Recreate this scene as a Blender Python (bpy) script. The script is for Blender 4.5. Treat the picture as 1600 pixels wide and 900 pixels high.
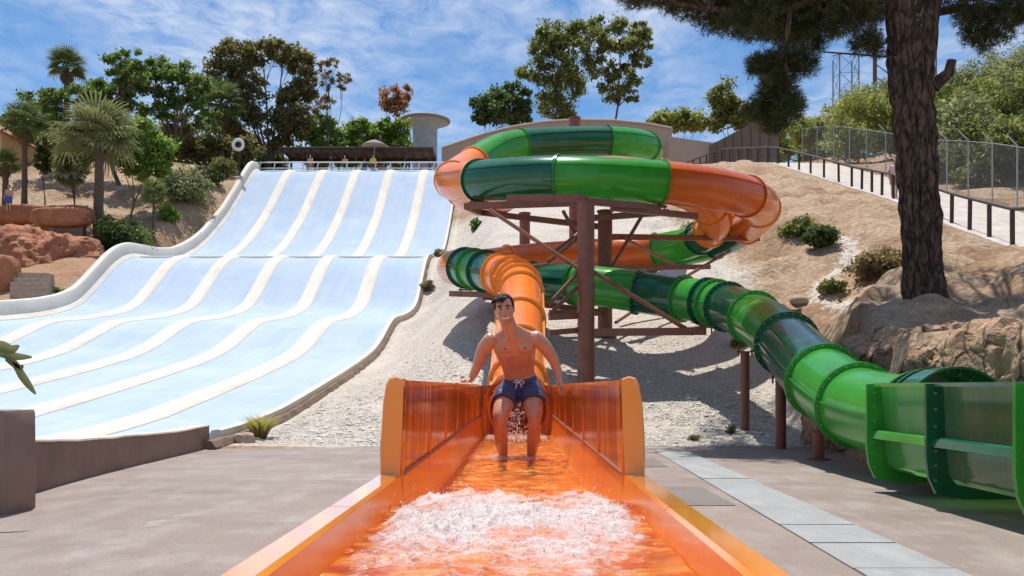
import bpy, bmesh, math, random
import numpy as np
from mathutils import Vector, Matrix, noise
R = math.radians
sc = bpy.context.scene
for o in list(bpy.data.objects):
    bpy.data.objects.remove(o)
rng = np.random.default_rng(7)
random.seed(7)

# ------------------------------------------------------------------ camera, sky, sun, exposure
FPX, HX, HY = 1400.0, 810.0, 605.0            # focal length and vanishing point on a 1600 px wide frame
cam_d = bpy.data.cameras.new('camera'); cam = bpy.data.objects.new('camera', cam_d)
sc.collection.objects.link(cam); sc.camera = cam
cam.location = (0, 0, 1.0); cam.rotation_euler = (R(90), 0, 0)
cam_d.sensor_width = 36; cam_d.lens = FPX * 36 / 1600
cam_d.shift_x = -(HX - 800) / 1600; cam_d.shift_y = (HY - 450) / 1600
cam_d.clip_start = 0.05; cam_d.clip_end = 3000

SUN_EL, LDX, LDY = 74.0, 0.38, -0.92          # light travels to the right and towards the camera
w = bpy.data.worlds.new('World'); sc.world = w; w.use_nodes = True
nt = w.node_tree; nt.nodes.clear()
N = nt.nodes.new; L = nt.links.new
out = N('ShaderNodeOutputWorld'); bg = N('ShaderNodeBackground'); bg.inputs['Strength'].default_value = 0.135
sky = N('ShaderNodeTexSky'); sky.sky_type = 'NISHITA'; sky.sun_disc = False
sky.sun_elevation = R(SUN_EL); sky.sun_rotation = math.atan2(-LDX, -LDY)
sky.air_density = 1.0; sky.dust_density = 0.6; sky.ozone_density = 3.0
tc = N('ShaderNodeTexCoord'); sep = N('ShaderNodeSeparateXYZ'); L(tc.outputs['Generated'], sep.inputs[0])
zz = N('ShaderNodeMath'); zz.operation = 'MAXIMUM'; zz.inputs[1].default_value = 0.02; L(sep.outputs['Z'], zz.inputs[0])
dx = N('ShaderNodeMath'); dx.operation = 'DIVIDE'; L(sep.outputs['X'], dx.inputs[0]); L(zz.outputs[0], dx.inputs[1])
dy = N('ShaderNodeMath'); dy.operation = 'DIVIDE'; L(sep.outputs['Y'], dy.inputs[0]); L(zz.outputs[0], dy.inputs[1])
cmb = N('ShaderNodeCombineXYZ'); L(dx.outputs[0], cmb.inputs[0]); L(dy.outputs[0], cmb.inputs[1])
mp = N('ShaderNodeMapping'); mp.inputs['Rotation'].default_value = (0, 0, R(-24)); mp.inputs['Scale'].default_value = (1.35, 1.0, 1)
mp.inputs['Location'].default_value = (1.7, 0.35, 0)
L(cmb.outputs[0], mp.inputs['Vector'])
n1 = N('ShaderNodeTexNoise'); n1.inputs['Scale'].default_value = 0.75; n1.inputs['Detail'].default_value = 3; n1.inputs['Roughness'].default_value = 0.5
n2 = N('ShaderNodeTexNoise'); n2.inputs['Scale'].default_value = 7.0; n2.inputs['Detail'].default_value = 7; n2.inputs['Roughness'].default_value = 0.62; n2.inputs['Distortion'].default_value = 0.6
L(mp.outputs[0], n1.inputs['Vector']); L(mp.outputs[0], n2.inputs['Vector'])
r1 = N('ShaderNodeMapRange'); r1.inputs[1].default_value = 0.36; r1.inputs[2].default_value = 0.58; L(n1.outputs['Fac'], r1.inputs[0])
r2 = N('ShaderNodeMapRange'); r2.inputs[1].default_value = 0.28; r2.inputs[2].default_value = 0.72; L(n2.outputs['Fac'], r2.inputs[0])
mu = N('ShaderNodeMath'); mu.operation = 'MULTIPLY'; L(r1.outputs[0], mu.inputs[0]); L(r2.outputs[0], mu.inputs[1])
mu2 = N('ShaderNodeMath'); mu2.operation = 'MULTIPLY_ADD'; mu2.inputs[1].default_value = 0.78; mu2.inputs[2].default_value = 0.04; L(mu.outputs[0], mu2.inputs[0])
mixc = N('ShaderNodeMixRGB'); mixc.inputs['Color2'].default_value = (4.1, 4.35, 4.9, 1)
hs = N('ShaderNodeHueSaturation'); hs.inputs['Saturation'].default_value = 1.35; hs.inputs['Value'].default_value = 0.66
L(sky.outputs[0], hs.inputs['Color'])
L(mu2.outputs[0], mixc.inputs['Fac']); L(hs.outputs[0], mixc.inputs['Color1'])
L(mixc.outputs[0], bg.inputs['Color']); L(bg.outputs[0], out.inputs[0])

sun_d = bpy.data.lights.new('sun', 'SUN'); sun = bpy.data.objects.new('sun', sun_d); sc.collection.objects.link(sun)
sun_d.energy = 3.8; sun_d.angle = R(0.55); sun_d.color = (1.0, 0.955, 0.89)
dirv = Vector((LDX, LDY, -math.tan(R(SUN_EL)) * math.hypot(LDX, LDY)))
sun.rotation_euler = dirv.to_track_quat('-Z', 'Y').to_euler(); sun.location = (-30, 60, 80)
vs = sc.view_settings; vs.view_transform = 'Standard'; vs.look = 'None'; vs.gamma = 1; vs.use_curve_mapping = False; vs.exposure = 0.55
sc.cycles.max_bounces = 8; sc.cycles.transparent_max_bounces = 16; sc.cycles.use_denoising = True

# ------------------------------------------------------------------ helpers
def px(x, y, ppm):
    """a point seen at pixel x,y of the photograph, standing where one metre spans ppm pixels"""
    return Vector(((x - HX) / ppm, FPX / ppm, 1.0 + (HY - y) / ppm))
def at(x, y, Y): return px(x, y, FPX / Y)
COL = sc.collection
def wloc(o):
    v = Vector((0, 0, 0))
    while o is not None:
        v += o.location; o = o.parent
    return v
def tag(o, label=None, cat=None, group=None, kind=None):
    if label: o['label'] = label
    if cat: o['category'] = cat
    if group: o['group'] = group
    if kind: o['kind'] = kind
    return o
def thing(name, loc, label, cat, group=None):
    o = bpy.data.objects.new(name, None); o.location = loc; o.empty_display_size = 0.1
    COL.objects.link(o); return tag(o, label, cat, group)
def link(name, me, parent=None, m=None, smooth=False):
    if m is not None:
        me.materials.clear()
        for q in (m if isinstance(m, (list, tuple)) else [m]): me.materials.append(q)
    if smooth: me.polygons.foreach_set('use_smooth', [True] * len(me.polygons))
    o = bpy.data.objects.new(name, me); COL.objects.link(o); o.parent = parent
    return o
def copy_tree(o, parent=None):
    c = o.copy(); COL.objects.link(c); c.parent = parent
    for ch in o.children: copy_tree(ch, c)
    return c
class MB:
    def __init__(s): s.v = []; s.f = []; s.mi = []
    def add(s, v, f, mi=0):
        b = len(s.v); s.v += [tuple(q) for q in v]; s.f += [tuple(b + i for i in q) for q in f]; s.mi += [mi] * len(f); return s
    def box(s, lo, hi, mi=0):
        x0, y0, z0 = lo; x1, y1, z1 = hi
        return s.add([(x0,y0,z0),(x1,y0,z0),(x1,y1,z0),(x0,y1,z0),(x0,y0,z1),(x1,y0,z1),(x1,y1,z1),(x0,y1,z1)],
                     [(3,2,1,0),(4,5,6,7),(0,1,5,4),(1,2,6,5),(2,3,7,6),(3,0,4,7)], mi)
    def obox(s, p0, p1, w, h, up=(0,0,1), mi=0):
        """a bar from p0 to p1 with width w and height h"""
        p0 = Vector(p0); p1 = Vector(p1); d = (p1 - p0).normalized(); u = Vector(up)
        sx = d.cross(u)
        if sx.length < 1e-4: sx = d.cross(Vector((1, 0, 0)))
        sx.normalize(); u = sx.cross(d).normalized(); v = []
        for p in (p0, p1):
            for a, b in ((-1,-1),(1,-1),(1,1),(-1,1)): v.append(p + sx * (a * w / 2) + u * (b * h / 2))
        return s.add(v, [(0,1,2,3),(7,6,5,4),(0,4,5,1),(1,5,6,2),(2,6,7,3),(3,7,4,0)], mi)
    def loft(s, rings, cap=True, closed=True, mi=0):
        n = len(rings[0]); v = [p for r in rings for p in r]; f = []
        for i in range(len(rings) - 1):
            for j in range(n if closed else n - 1):
                a = i * n + j; b = i * n + (j + 1) % n
                f.append((a, b, b + n, a + n))
        if cap and closed:
            f.append(tuple(range(n - 1, -1, -1))); f.append(tuple(range((len(rings) - 1) * n, len(rings) * n)))
        return s.add(v, f, mi)
    def tube(s, pts, rad, n=8, cap=True, mi=0):
        pts = [Vector(p) for p in pts]
        if not isinstance(rad, (list, tuple)): rad = [rad] * len(pts)
        rings = []; ref = None
        for i, p in enumerate(pts):
            d = (pts[min(i + 1, len(pts) - 1)] - pts[max(i - 1, 0)]).normalized()
            if ref is None: ref = Vector((0, 0, 1)) if abs(d.z) < 0.9 else Vector((1, 0, 0))
            a = d.cross(ref).normalized(); b = a.cross(d).normalized(); ref = b
            rr = rad[i]
            rings.append([p + a * (math.cos(t) * rr) + b * (math.sin(t) * rr) for t in (2 * math.pi * k / n for k in range(n))])
        return s.loft(rings, cap, True, mi)
    def cyl(s, p0, p1, r0, r1=None, n=12, mi=0): return s.tube([p0, p1], [r0, r0 if r1 is None else r1], n, True, mi)
    def ball(s, c, r, n=8, m=6, mi=0):
        c = Vector(c)
        if not isinstance(r, (tuple, list)): r = (r, r, r)
        rings = []
        for i in range(m + 1):
            t = math.pi * (i + 0.02) / (m + 0.04); z = math.cos(t); q = math.sin(t)
            rings.append([c + Vector((math.cos(2*math.pi*k/n) * q * r[0], math.sin(2*math.pi*k/n) * q * r[1], -z * r[2])) for k in range(n)])
        return s.loft(rings, True, True, mi)
    def mesh(s, name, off=(0, 0, 0)):
        me = bpy.data.meshes.new(name); ox, oy, oz = off
        me.from_pydata([(a - ox, b - oy, c - oz) for a, b, c in s.v], [], s.f)
        if any(s.mi): me.polygons.foreach_set('material_index', s.mi)
        me.update(); return me
    def build(s, name, m, parent=None, smooth=False, world=True):
        me = s.mesh(name, wloc(parent) if (parent is not None and world) else (0, 0, 0))
        o = link(name, me, parent, m, False)
        if smooth:
            me.polygons.foreach_set('use_smooth', [True] * len(me.polygons))
            try: me.set_sharp_from_angle(angle=R(38))
            except Exception: pass
        return o
def interp(tab, t):
    if t <= tab[0][0]: return tab[0][1]
    for (a, b), (c, d) in zip(tab, tab[1:]):
        if t <= c:
            u = (t - a) / (c - a); return b + (d - b) * u
    return tab[-1][1]
def sm(a, b, t):
    u = min(1, max(0, (t - a) / (b - a))); return u * u * (3 - 2 * u)
def spline(P, per=8):
    """Catmull-Rom through P, returns dense points and their parameter"""
    P = [Vector(p) for p in P]; Q = [P[0] * 2 - P[1]] + P + [P[-1] * 2 - P[-2]]
    pts = []; ts = []
    for i in range(len(P) - 1):
        a, b, c, d = Q[i:i+4]
        for k in range(per):
            t = k / per
            pts.append(0.5 * ((2*b) + (c - a)*t + (2*a - 5*b + 4*c - d)*t*t + (3*b - a - 3*c + d)*t*t*t)); ts.append(i + t)
    pts.append(P[-1]); ts.append(len(P) - 1); return pts, ts
def fbm(p, o=4): return noise.fractal(Vector(p), 1.0, 2.0, o)

# ------------------------------------------------------------------ materials
def mat(name, base, rough=0.6, var=0.0, vscale=3.0, bump=0.0, bscale=20.0, base2=None, spec=0.5, metal=0.0, trans=0.0, coat=0.0,
        stretch=None, detail=5, coords='Object', attr=None, bdist=0.02, rvar=0.0, tcol=None, tgain=None):
    m = bpy.data.materials.new(name); m.use_nodes = True; t = m.node_tree; b = t.nodes['Principled BSDF']
    b.inputs['Base Color'].default_value = (*base, 1); b.inputs['Roughness'].default_value = rough; b.inputs['Metallic'].default_value = metal
    b.inputs['Specular IOR Level'].default_value = spec; b.inputs['Coat Weight'].default_value = coat; b.inputs['Coat Roughness'].default_value = 0.08
    col = None
    tcn = t.nodes.new('ShaderNodeTexCoord'); vec = tcn.outputs[coords]
    if stretch:
        mpn = t.nodes.new('ShaderNodeMapping'); mpn.inputs['Scale'].default_value = stretch; t.links.new(vec, mpn.inputs[0]); vec = mpn.outputs[0]
    if attr:
        an = t.nodes.new('ShaderNodeAttribute'); an.attribute_name = attr; col = an.outputs['Color']
    if var > 0 or base2:
        nn = t.nodes.new('ShaderNodeTexNoise'); nn.inputs['Scale'].default_value = vscale; nn.inputs['Detail'].default_value = detail; nn.inputs['Roughness'].default_value = 0.62
        t.links.new(vec, nn.inputs['Vector'])
        mr = t.nodes.new('ShaderNodeMapRange'); mr.inputs[1].default_value = 0.32; mr.inputs[2].default_value = 0.68; t.links.new(nn.outputs['Fac'], mr.inputs[0])
        mx = t.nodes.new('ShaderNodeMixRGB'); t.links.new(mr.outputs[0], mx.inputs[0])
        if attr:
            lo = t.nodes.new('ShaderNodeMixRGB'); lo.blend_type = 'MULTIPLY'; lo.inputs[0].default_value = 1; lo.inputs['Color2'].default_value = (1-var, 1-var, 1-var, 1)
            t.links.new(col, lo.inputs['Color1']); t.links.new(lo.outputs[0], mx.inputs[1]); t.links.new(col, mx.inputs[2])
        else:
            c2 = base2 if base2 else tuple(c * (1 - var) for c in base)
            mx.inputs[1].default_value = (*base, 1); mx.inputs[2].default_value = (*c2, 1)
        col = mx.outputs[0]
        if rvar:
            rr = t.nodes.new('ShaderNodeMapRange'); rr.inputs[3].default_value = max(0.02, rough - rvar); rr.inputs[4].default_value = min(1, rough + rvar)
            t.links.new(mr.outputs[0], rr.inputs[0]); t.links.new(rr.outputs[0], b.inputs['Roughness'])
    if col is not None: t.links.new(col, b.inputs['Base Color'])
    nrm = None
    if bump > 0:
        nb = t.nodes.new('ShaderNodeTexNoise'); nb.inputs['Scale'].default_value = bscale; nb.inputs['Detail'].default_value = 5; nb.inputs['Roughness'].default_value = 0.6
        t.links.new(vec, nb.inputs['Vector'])
        bn = t.nodes.new('ShaderNodeBump'); bn.inputs['Strength'].default_value = bump; bn.inputs['Distance'].default_value = bdist
        t.links.new(nb.outputs['Fac'], bn.inputs['Height']); t.links.new(bn.outputs[0], b.inputs['Normal']); nrm = bn.outputs[0]
    if trans > 0:
        tr = t.nodes.new('ShaderNodeBsdfTranslucent'); ms = t.nodes.new('ShaderNodeMixShader'); ms.inputs[0].default_value = trans
        if col is not None: t.links.new(col, tr.inputs['Color'])
        else: tr.inputs['Color'].default_value = (*base, 1)
        if tgain:
            gm = t.nodes.new('ShaderNodeMixRGB'); gm.blend_type = 'MULTIPLY'; gm.inputs[0].default_value = 1; gm.inputs[2].default_value = (*tgain, 1); t.links.new(col, gm.inputs[1]); t.links.new(gm.outputs[0], tr.inputs['Color'])
        if tcol:
            for l_ in list(tr.inputs['Color'].links): t.links.remove(l_)
            tr.inputs['Color'].default_value = (*tcol, 1)
        t.links.new(b.outputs[0], ms.inputs[1]); t.links.new(tr.outputs[0], ms.inputs[2])
        t.links.new(ms.outputs[0], t.nodes['Material Output'].inputs['Surface'])
    return m
M = {}
M['orange'] = mat('orange_fibreglass', (0.90, 0.26, 0.020), 0.26, 0.28, 1.6, 0.05, 3, trans=0.05, coat=0.25, base2=(0.88, 0.21, 0.014))
M['orange_solid'] = mat('orange_opaque_fibreglass', (0.89, 0.225, 0.022), 0.26, 0.28, 1.6, 0.05, 3, coat=0.25, base2=(0.86, 0.18, 0.016))
M['orange_red'] = mat('orange_red_fibreglass', (0.86, 0.19, 0.018), 0.28, 0.2, 1.4, 0.05, 3, trans=0.2, coat=0.3)
M['orange_wet'] = mat('orange_wet_wall', (0.90, 0.23, 0.016), 0.14, 0, 2.0, 0.10, 5, trans=0.2, coat=0.4, base2=(0.36, 0.040, 0.010), stretch=(4.5, 4.5, 0.22), rvar=0.07)
_mr = [q for q in M['orange_wet'].node_tree.nodes if q.type == 'MAP_RANGE'][0]; _mr.inputs[1].default_value = .40; _mr.inputs[2].default_value = .60
M['orange_rim'] = mat('orange_rim_gelcoat', (0.90, 0.29, 0.025), 0.12, 0.2, 2.5, 0.03, 6, coat=1.0, base2=(0.88, 0.30, 0.05))
M['orange_pale'] = mat('orange_painted_glare_rim', (0.88, 0.42, 0.22), 0.2, 0.2, 2.5, 0.04, 6, coat=0.6, base2=(0.88, 0.55, 0.40))  # reflected glare on the rim painted as a paler orange; left unused
M['lgreen'] = mat('light_green_fibreglass', (0.075, 0.50, 0.065), 0.22, 0.22, 1.5, 0.05, 3, trans=0.36, coat=0.4)
M['dgreen'] = mat('dark_green_fibreglass', (0.010, 0.17, 0.07), 0.2, 0.3, 1.5, 0.05, 3, trans=0.22, coat=0.5)
M['lpanel'] = mat('light_green_panel', (0.075, 0.44, 0.07), 0.16, 0, 2.0, 0.05, 4, trans=0.45, coat=0.5, base2=(0.19, 0.42, 0.15), stretch=(2, 2, .5))
M['dpanel'] = mat('dark_green_panel', (0.03, 0.15, 0.06), 0.14, 0, 1.4, 0.05, 4, trans=0.4, coat=0.6, base2=(0.16, 0.21, 0.10), stretch=(2, 2, .6))
M['steel'] = mat('red_brown_painted_steel', (0.25, 0.095, 0.058), 0.45, 0.3, 4, 0.05, 30)
M['bolt'] = mat('zinc_bolts', (0.55, 0.56, 0.55), 0.35, metal=0.8)
M['lane'] = mat('pale_blue_wet_lane', (0.365, 0.45, 0.565), 0.85, 0, 1.1, 0.22, 2.6, base2=(0.425, 0.50, 0.595), stretch=(.5, .35, .35), spec=0.06, bdist=0.02)
M['cream'] = mat('cream_painted_concrete', (0.66, 0.63, 0.565), 0.9, 0, 1.2, 0.1, 14, base2=(0.59, 0.55, 0.475), stretch=(1, .4, 1))
M['curb'] = mat('brown_rendered_wall', (0.30, 0.215, 0.165), 0.85, 0, 1.6, 0.3, 25, base2=(0.22, 0.15, 0.11))
M['curbtop'] = mat('pale_wall_capping', (0.62, 0.53, 0.45), 0.8, 0.2, 3, 0.2, 25)
M['bark'] = mat('pine_bark', (0.235, 0.15, 0.108), 0.95, 0, 5, 1.0, 7, base2=(0.035, 0.022, 0.017), stretch=(2.4, 2.4, 1.1), bdist=0.12)
M['trunk'] = mat('tree_bark', (0.13, 0.10, 0.075), 0.9, 0.5, 5, 0.5, 12)
M['palmtrunk'] = mat('palm_bark', (0.17, 0.125, 0.09), 0.95, 0, 7, 0.9, 10, base2=(0.07, 0.05, 0.04), stretch=(1, 1, 3), bdist=0.05)
M['leaf'] = mat('foliage', (0.07, 0.12, 0.03), 0.5, attr='Col', trans=0.5, spec=0.3, tgain=(1.6, 1.5, 1.0))
M['needle'] = mat('pine_needles', (0.035, 0.055, 0.018), 0.6, attr='Col', trans=0.3, spec=0.2, tgain=(1.6, 1.6, 1.1))
M['wood'] = mat('dark_stained_wood', (0.055, 0.034, 0.027), 0.6, 0.4, 8, 0.2, 20)
M['galv'] = mat('galvanised_steel', (0.42, 0.43, 0.43), 0.5, 0.2, 8, metal=0.3)
M['white'] = mat('white_paint', (0.78, 0.78, 0.75), 0.5, 0.1, 5)
M['skin'] = mat('skin', (0.52, 0.25, 0.16), 0.26, attr='Col', var=0.16, vscale=14, spec=0.6, bump=.15, bscale=60, bdist=.004)
M['hair'] = mat('dark_brown_hair', (0.02, 0.013, 0.009), 0.4, 0.4, 30, 0.8, 60, stretch=(3, .6, 1))
M['rock_red'] = mat('red_earth_rock', (0.46, 0.20, 0.105), 0.95, 0, 1.3, 1.0, 3.0, base2=(0.29, 0.11, 0.055), bdist=0.25)
M['rock_tan'] = mat('tan_sculpted_rock', (0.46, 0.30, 0.185), 0.9, 0, 1.9, 1.0, 4.5, base2=(0.27, 0.155, 0.09), bdist=0.16)
M['stone'] = mat('pale_stone', (0.46, 0.36, 0.28), 0.9, 0.3, 4, 0.5, 12)

def streak(m, stretch, scale, dark, lo=.42, hi=.66):
    """adds fine run marks to a material's own colour"""
    t = m.node_tree; b = t.nodes['Principled BSDF']; src = b.inputs['Base Color'].links[0].from_socket; n = t.nodes.new; l = t.links.new
    tcn = n('ShaderNodeTexCoord'); mpn = n('ShaderNodeMapping'); mpn.inputs['Scale'].default_value = stretch; l(tcn.outputs['Object'], mpn.inputs[0])
    q = n('ShaderNodeTexNoise'); q.inputs['Scale'].default_value = scale; q.inputs['Detail'].default_value = 6; q.inputs['Roughness'].default_value = .65; l(mpn.outputs[0], q.inputs['Vector'])
    r_ = n('ShaderNodeMapRange'); r_.inputs[1].default_value = lo; r_.inputs[2].default_value = hi; l(q.outputs['Fac'], r_.inputs[0])
    mx = n('ShaderNodeMixRGB'); mx.blend_type = 'MULTIPLY'; mx.inputs[2].default_value = (*dark, 1); l(r_.outputs[0], mx.inputs[0]); l(src, mx.inputs[1]); l(mx.outputs[0], b.inputs['Base Color'])
streak(M['lane'], (1.6, .10, .10), 2.0, (.91, .95, .98)); streak(M['lane'], (.45, 1.0, .02), 1.6, (1.13, 1.08, 1.04), .52, .70)
streak(M['cream'], (2.0, .3, .3), 2.5, (.86, .83, .77), .5, .72)
for k_ in ('lgreen', 'dgreen', 'orange', 'orange_red'): streak(M[k_], (1.3, 1.3, 1.3), 2.2, (.74, .74, .74) if 'green' in k_ else (.9, .72, .7), .5, .75)

def plates(m, stretch, scale, dark, wid):
    """bark or rock broken into plates by dark recessed cracks"""
    t = m.node_tree; b = t.nodes['Principled BSDF']; src = b.inputs['Base Color'].links[0].from_socket; nsrc = b.inputs['Normal'].links[0].from_socket; n = t.nodes.new; l = t.links.new
    tcn = n('ShaderNodeTexCoord'); mpn = n('ShaderNodeMapping'); mpn.inputs['Scale'].default_value = stretch; l(tcn.outputs['Object'], mpn.inputs[0])
    nz = n('ShaderNodeTexNoise'); nz.inputs['Scale'].default_value = scale * .8; nz.inputs['Detail'].default_value = 4; l(mpn.outputs[0], nz.inputs['Vector'])
    ad = n('ShaderNodeMixRGB'); ad.inputs[0].default_value = .12; l(mpn.outputs[0], ad.inputs[1]); l(nz.outputs['Color'], ad.inputs[2])
    v = n('ShaderNodeTexVoronoi'); v.feature = 'DISTANCE_TO_EDGE'; v.inputs['Scale'].default_value = scale; l(ad.outputs[0], v.inputs['Vector'])
    r_ = n('ShaderNodeMapRange'); r_.inputs[1].default_value = 0.0; r_.inputs[2].default_value = wid; l(v.outputs['Distance'], r_.inputs[0])
    mx = n('ShaderNodeMixRGB'); l(r_.outputs[0], mx.inputs[0]); mx.inputs[1].default_value = (*dark, 1); l(src, mx.inputs[2]); l(mx.outputs[0], b.inputs['Base Color'])
    bn = n('ShaderNodeBump'); bn.inputs['Strength'].default_value = .8; bn.inputs['Distance'].default_value = .05; l(r_.outputs[0], bn.inputs['Height']); l(nsrc, bn.inputs['Normal']); l(bn.outputs[0], b.inputs['Normal'])
plates(M['bark'], (1.1, 1.1, .26), 9.0, (.045, .03, .024), .10)
plates(M['rock_tan'], (1, 1, .6), 1.6, (.14, .085, .055), .035)
# ------------------------------------------------------------------ terrain
LANE = [(-30,.06),(14.6,.06),(16.5,.14),(19,.36),(22,.75),(26,1.3),(29,1.75),(31,2.1),(32.6,2.5),(34.2,3.05),(35.6,3.5),(36.8,3.72),(38.5,3.9),(41,4.25),(43,4.65),(44.6,5.15),(46.3,6.2),(48.2,7.45),(49.6,8.1),(50.8,8.4),(52.5,8.55),(55,8.75),(57,9.05),(59,9.65),(61,10.4),(63,11.35),(65,12.5),(67,13.7),(69.5,15.5),(72,17.4),(73.6,18.6),(74.6,19.05),(76,19.15)]
CEN = [(-50,-.06),(15.0,-.06),(15.7,.03),(17.3,.22),(19.4,.92),(23,2.4),(31,4.7),(45,9.2),(60,13.6),(75,18.4),(82,19.4),(200,21),(900,23)]
PATH = [(-40,1.6),(0,2.2),(8,2.7),(18,3.6),(25.7,5.0),(31,6.55),(39,9.15),(46.7,11.4),(52,13.3),(59,15.7),(70,18.5),(82,20.3),(200,21.5),(900,23)]
RAILX = [(-40,10.5),(8,11.6),(18,13),(25.7,14.2),(31,15.1),(39,16.3),(46.7,17.3),(52,17.1),(59,16.9),(70,16),(82,15),(200,15)]
EDGE = [(-40,1.5),(0,1.6),(8,1.65),(13,1.75),(15,2.3),(20,3.2),(24,4.0),(30,5.6),(45,10.0),(60,14.4),(75,18.8),(82,19.5),(200,21),(900,23)]
LEFT = [(-40,-.06),(16,0),(30,2.4),(38,3.9),(43,5.1),(50,8.2),(56,9.8),(62,12.7),(70,16.6),(80,20.8),(90,22.5),(200,24),(900,26)]
def T(x, y, rough=True):
    c = interp(CEN, y); s = interp(LANE, min(y, 76)) - 0.35 if y < 78 else interp(CEN, y)
    s = max(s, -0.06) if y > 14 else -0.06
    if y > 76: s = s + (interp(CEN, y) - s) * sm(76, 82, y)
    if x < -22.3:
        l = interp(LEFT, y); z = s + (l - s) * sm(-22.3, -24.5, x)
        z += sm(-26, -60, x) * min(4.0, max(0, (y - 20) * 0.08))
    elif x < -4.9: z = s
    elif x < 0:
        s2 = max(interp(LANE, min(y, 76)) - 0.04, -0.06) if y > 14.6 else -0.06
        s2 = s if y > 76 else s2
        z = s2 + (c - s2) * sm(-4.7, -0.6, x)
    else: z = c
    if x > 4.6:
        e = interp(EDGE, y); p = interp(PATH, y)
        rx = interp(RAILX, y); hb = e + (p - e) * sm(6.2, rx - .3, x)
        wd = 0.55 + 7.0 * sm(14.5, 26, y)
        x0 = 5.05 + 0.35 * math.sin(y * 0.9)*sm(5,8,y)*(1 - sm(14, 18, y))
        z = z + (hb - z) * sm(x0, x0 + wd, x)
        if x > rx + 4: z += sm(rx + 4, 60, x) * min(7, max(0, y * 0.10))
    if rough:
        a = 0.0
        if x > 5.3 and y > 2: a = 0.46 * sm(5.3, 7, x) * (1 - sm(interp(RAILX, y) - 1.2, interp(RAILX, y) - .1, x) * (1 - sm(interp(RAILX, y) + 4, interp(RAILX, y) + 6, x)))
        if x < -23.5: a = 0.55 * sm(-23.5, -26, x)
        if y > 16 and -4.5 < x < 5.3: a = 0.05
        if y > 84: a = max(a, 0.3)
        z += a * fbm((x * 0.45, y * 0.45, 3.1)) + a * 0.40 * fbm((x * 1.7, y * 1.7, 9.1)) - a * .35 * max(0, 1 - abs(noise.noise(Vector((x * .8, y * .5, 2)))) / .12)
    return z
xs = np.unique(np.concatenate([np.arange(-800, -60, 60), np.arange(-60, -24, 1.6), np.arange(-24, -21.5, .5), np.arange(-21.5, -5, 3), np.arange(-5, -4.6, .1), np.arange(-4.6, 5, .35), np.arange(5, 9, .14), np.arange(9, 18, .4), np.arange(18, 60, 2.2), np.arange(60, 801, 60)]))
ys = np.unique(np.concatenate([np.arange(-300, -20, 40), np.arange(-20, 4, 3), np.arange(4, 30, .28), np.arange(30, 60, .6), np.arange(60, 100, 1.2), np.arange(100, 200, 12), np.arange(200, 1001, 80)]))
nx, ny = len(xs), len(ys)
V = [(float(x), float(y), T(float(x), float(y))) for y in ys for x in xs]
F = [(j*nx+i, j*nx+i+1, (j+1)*nx+i+1, (j+1)*nx+i) for j in range(ny-1) for i in range(nx-1)]
me = bpy.data.meshes.new('terrain'); me.from_pydata(V, [], F)
ca = me.color_attributes.new('Zone', 'FLOAT_COLOR', 'POINT')
zc = np.zeros((len(V), 4), dtype=np.float32); zc[:, 3] = 1
for k, (x, y, z) in enumerate(V):
    g = sm(14.5, 15.2, y) * sm(-5.3, -4.9, x) * (1 - sm(5.0, 6.2 + 4.5 * sm(18, 32, y), x)) * (1 - sm(60, 72, y))     # gravel
    rd = sm(-22.5, -24, x) * (1 - sm(56, 66, y)) * 0.75                                                           # red earth
    # pale washed track down the bank
    tx = interp([(16, 6.0), (20, 7.2), (26, 9.2), (34, 12)], y); tr = .62 * math.exp(-((x - tx - .5 * math.sin(y * .7)) / 0.6) ** 2) * sm(17, 19, y) * (1 - sm(30, 34, y))
    zc[k, :3] = (g, rd, tr)
ca.data.foreach_set('color', zc.ravel())
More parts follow.
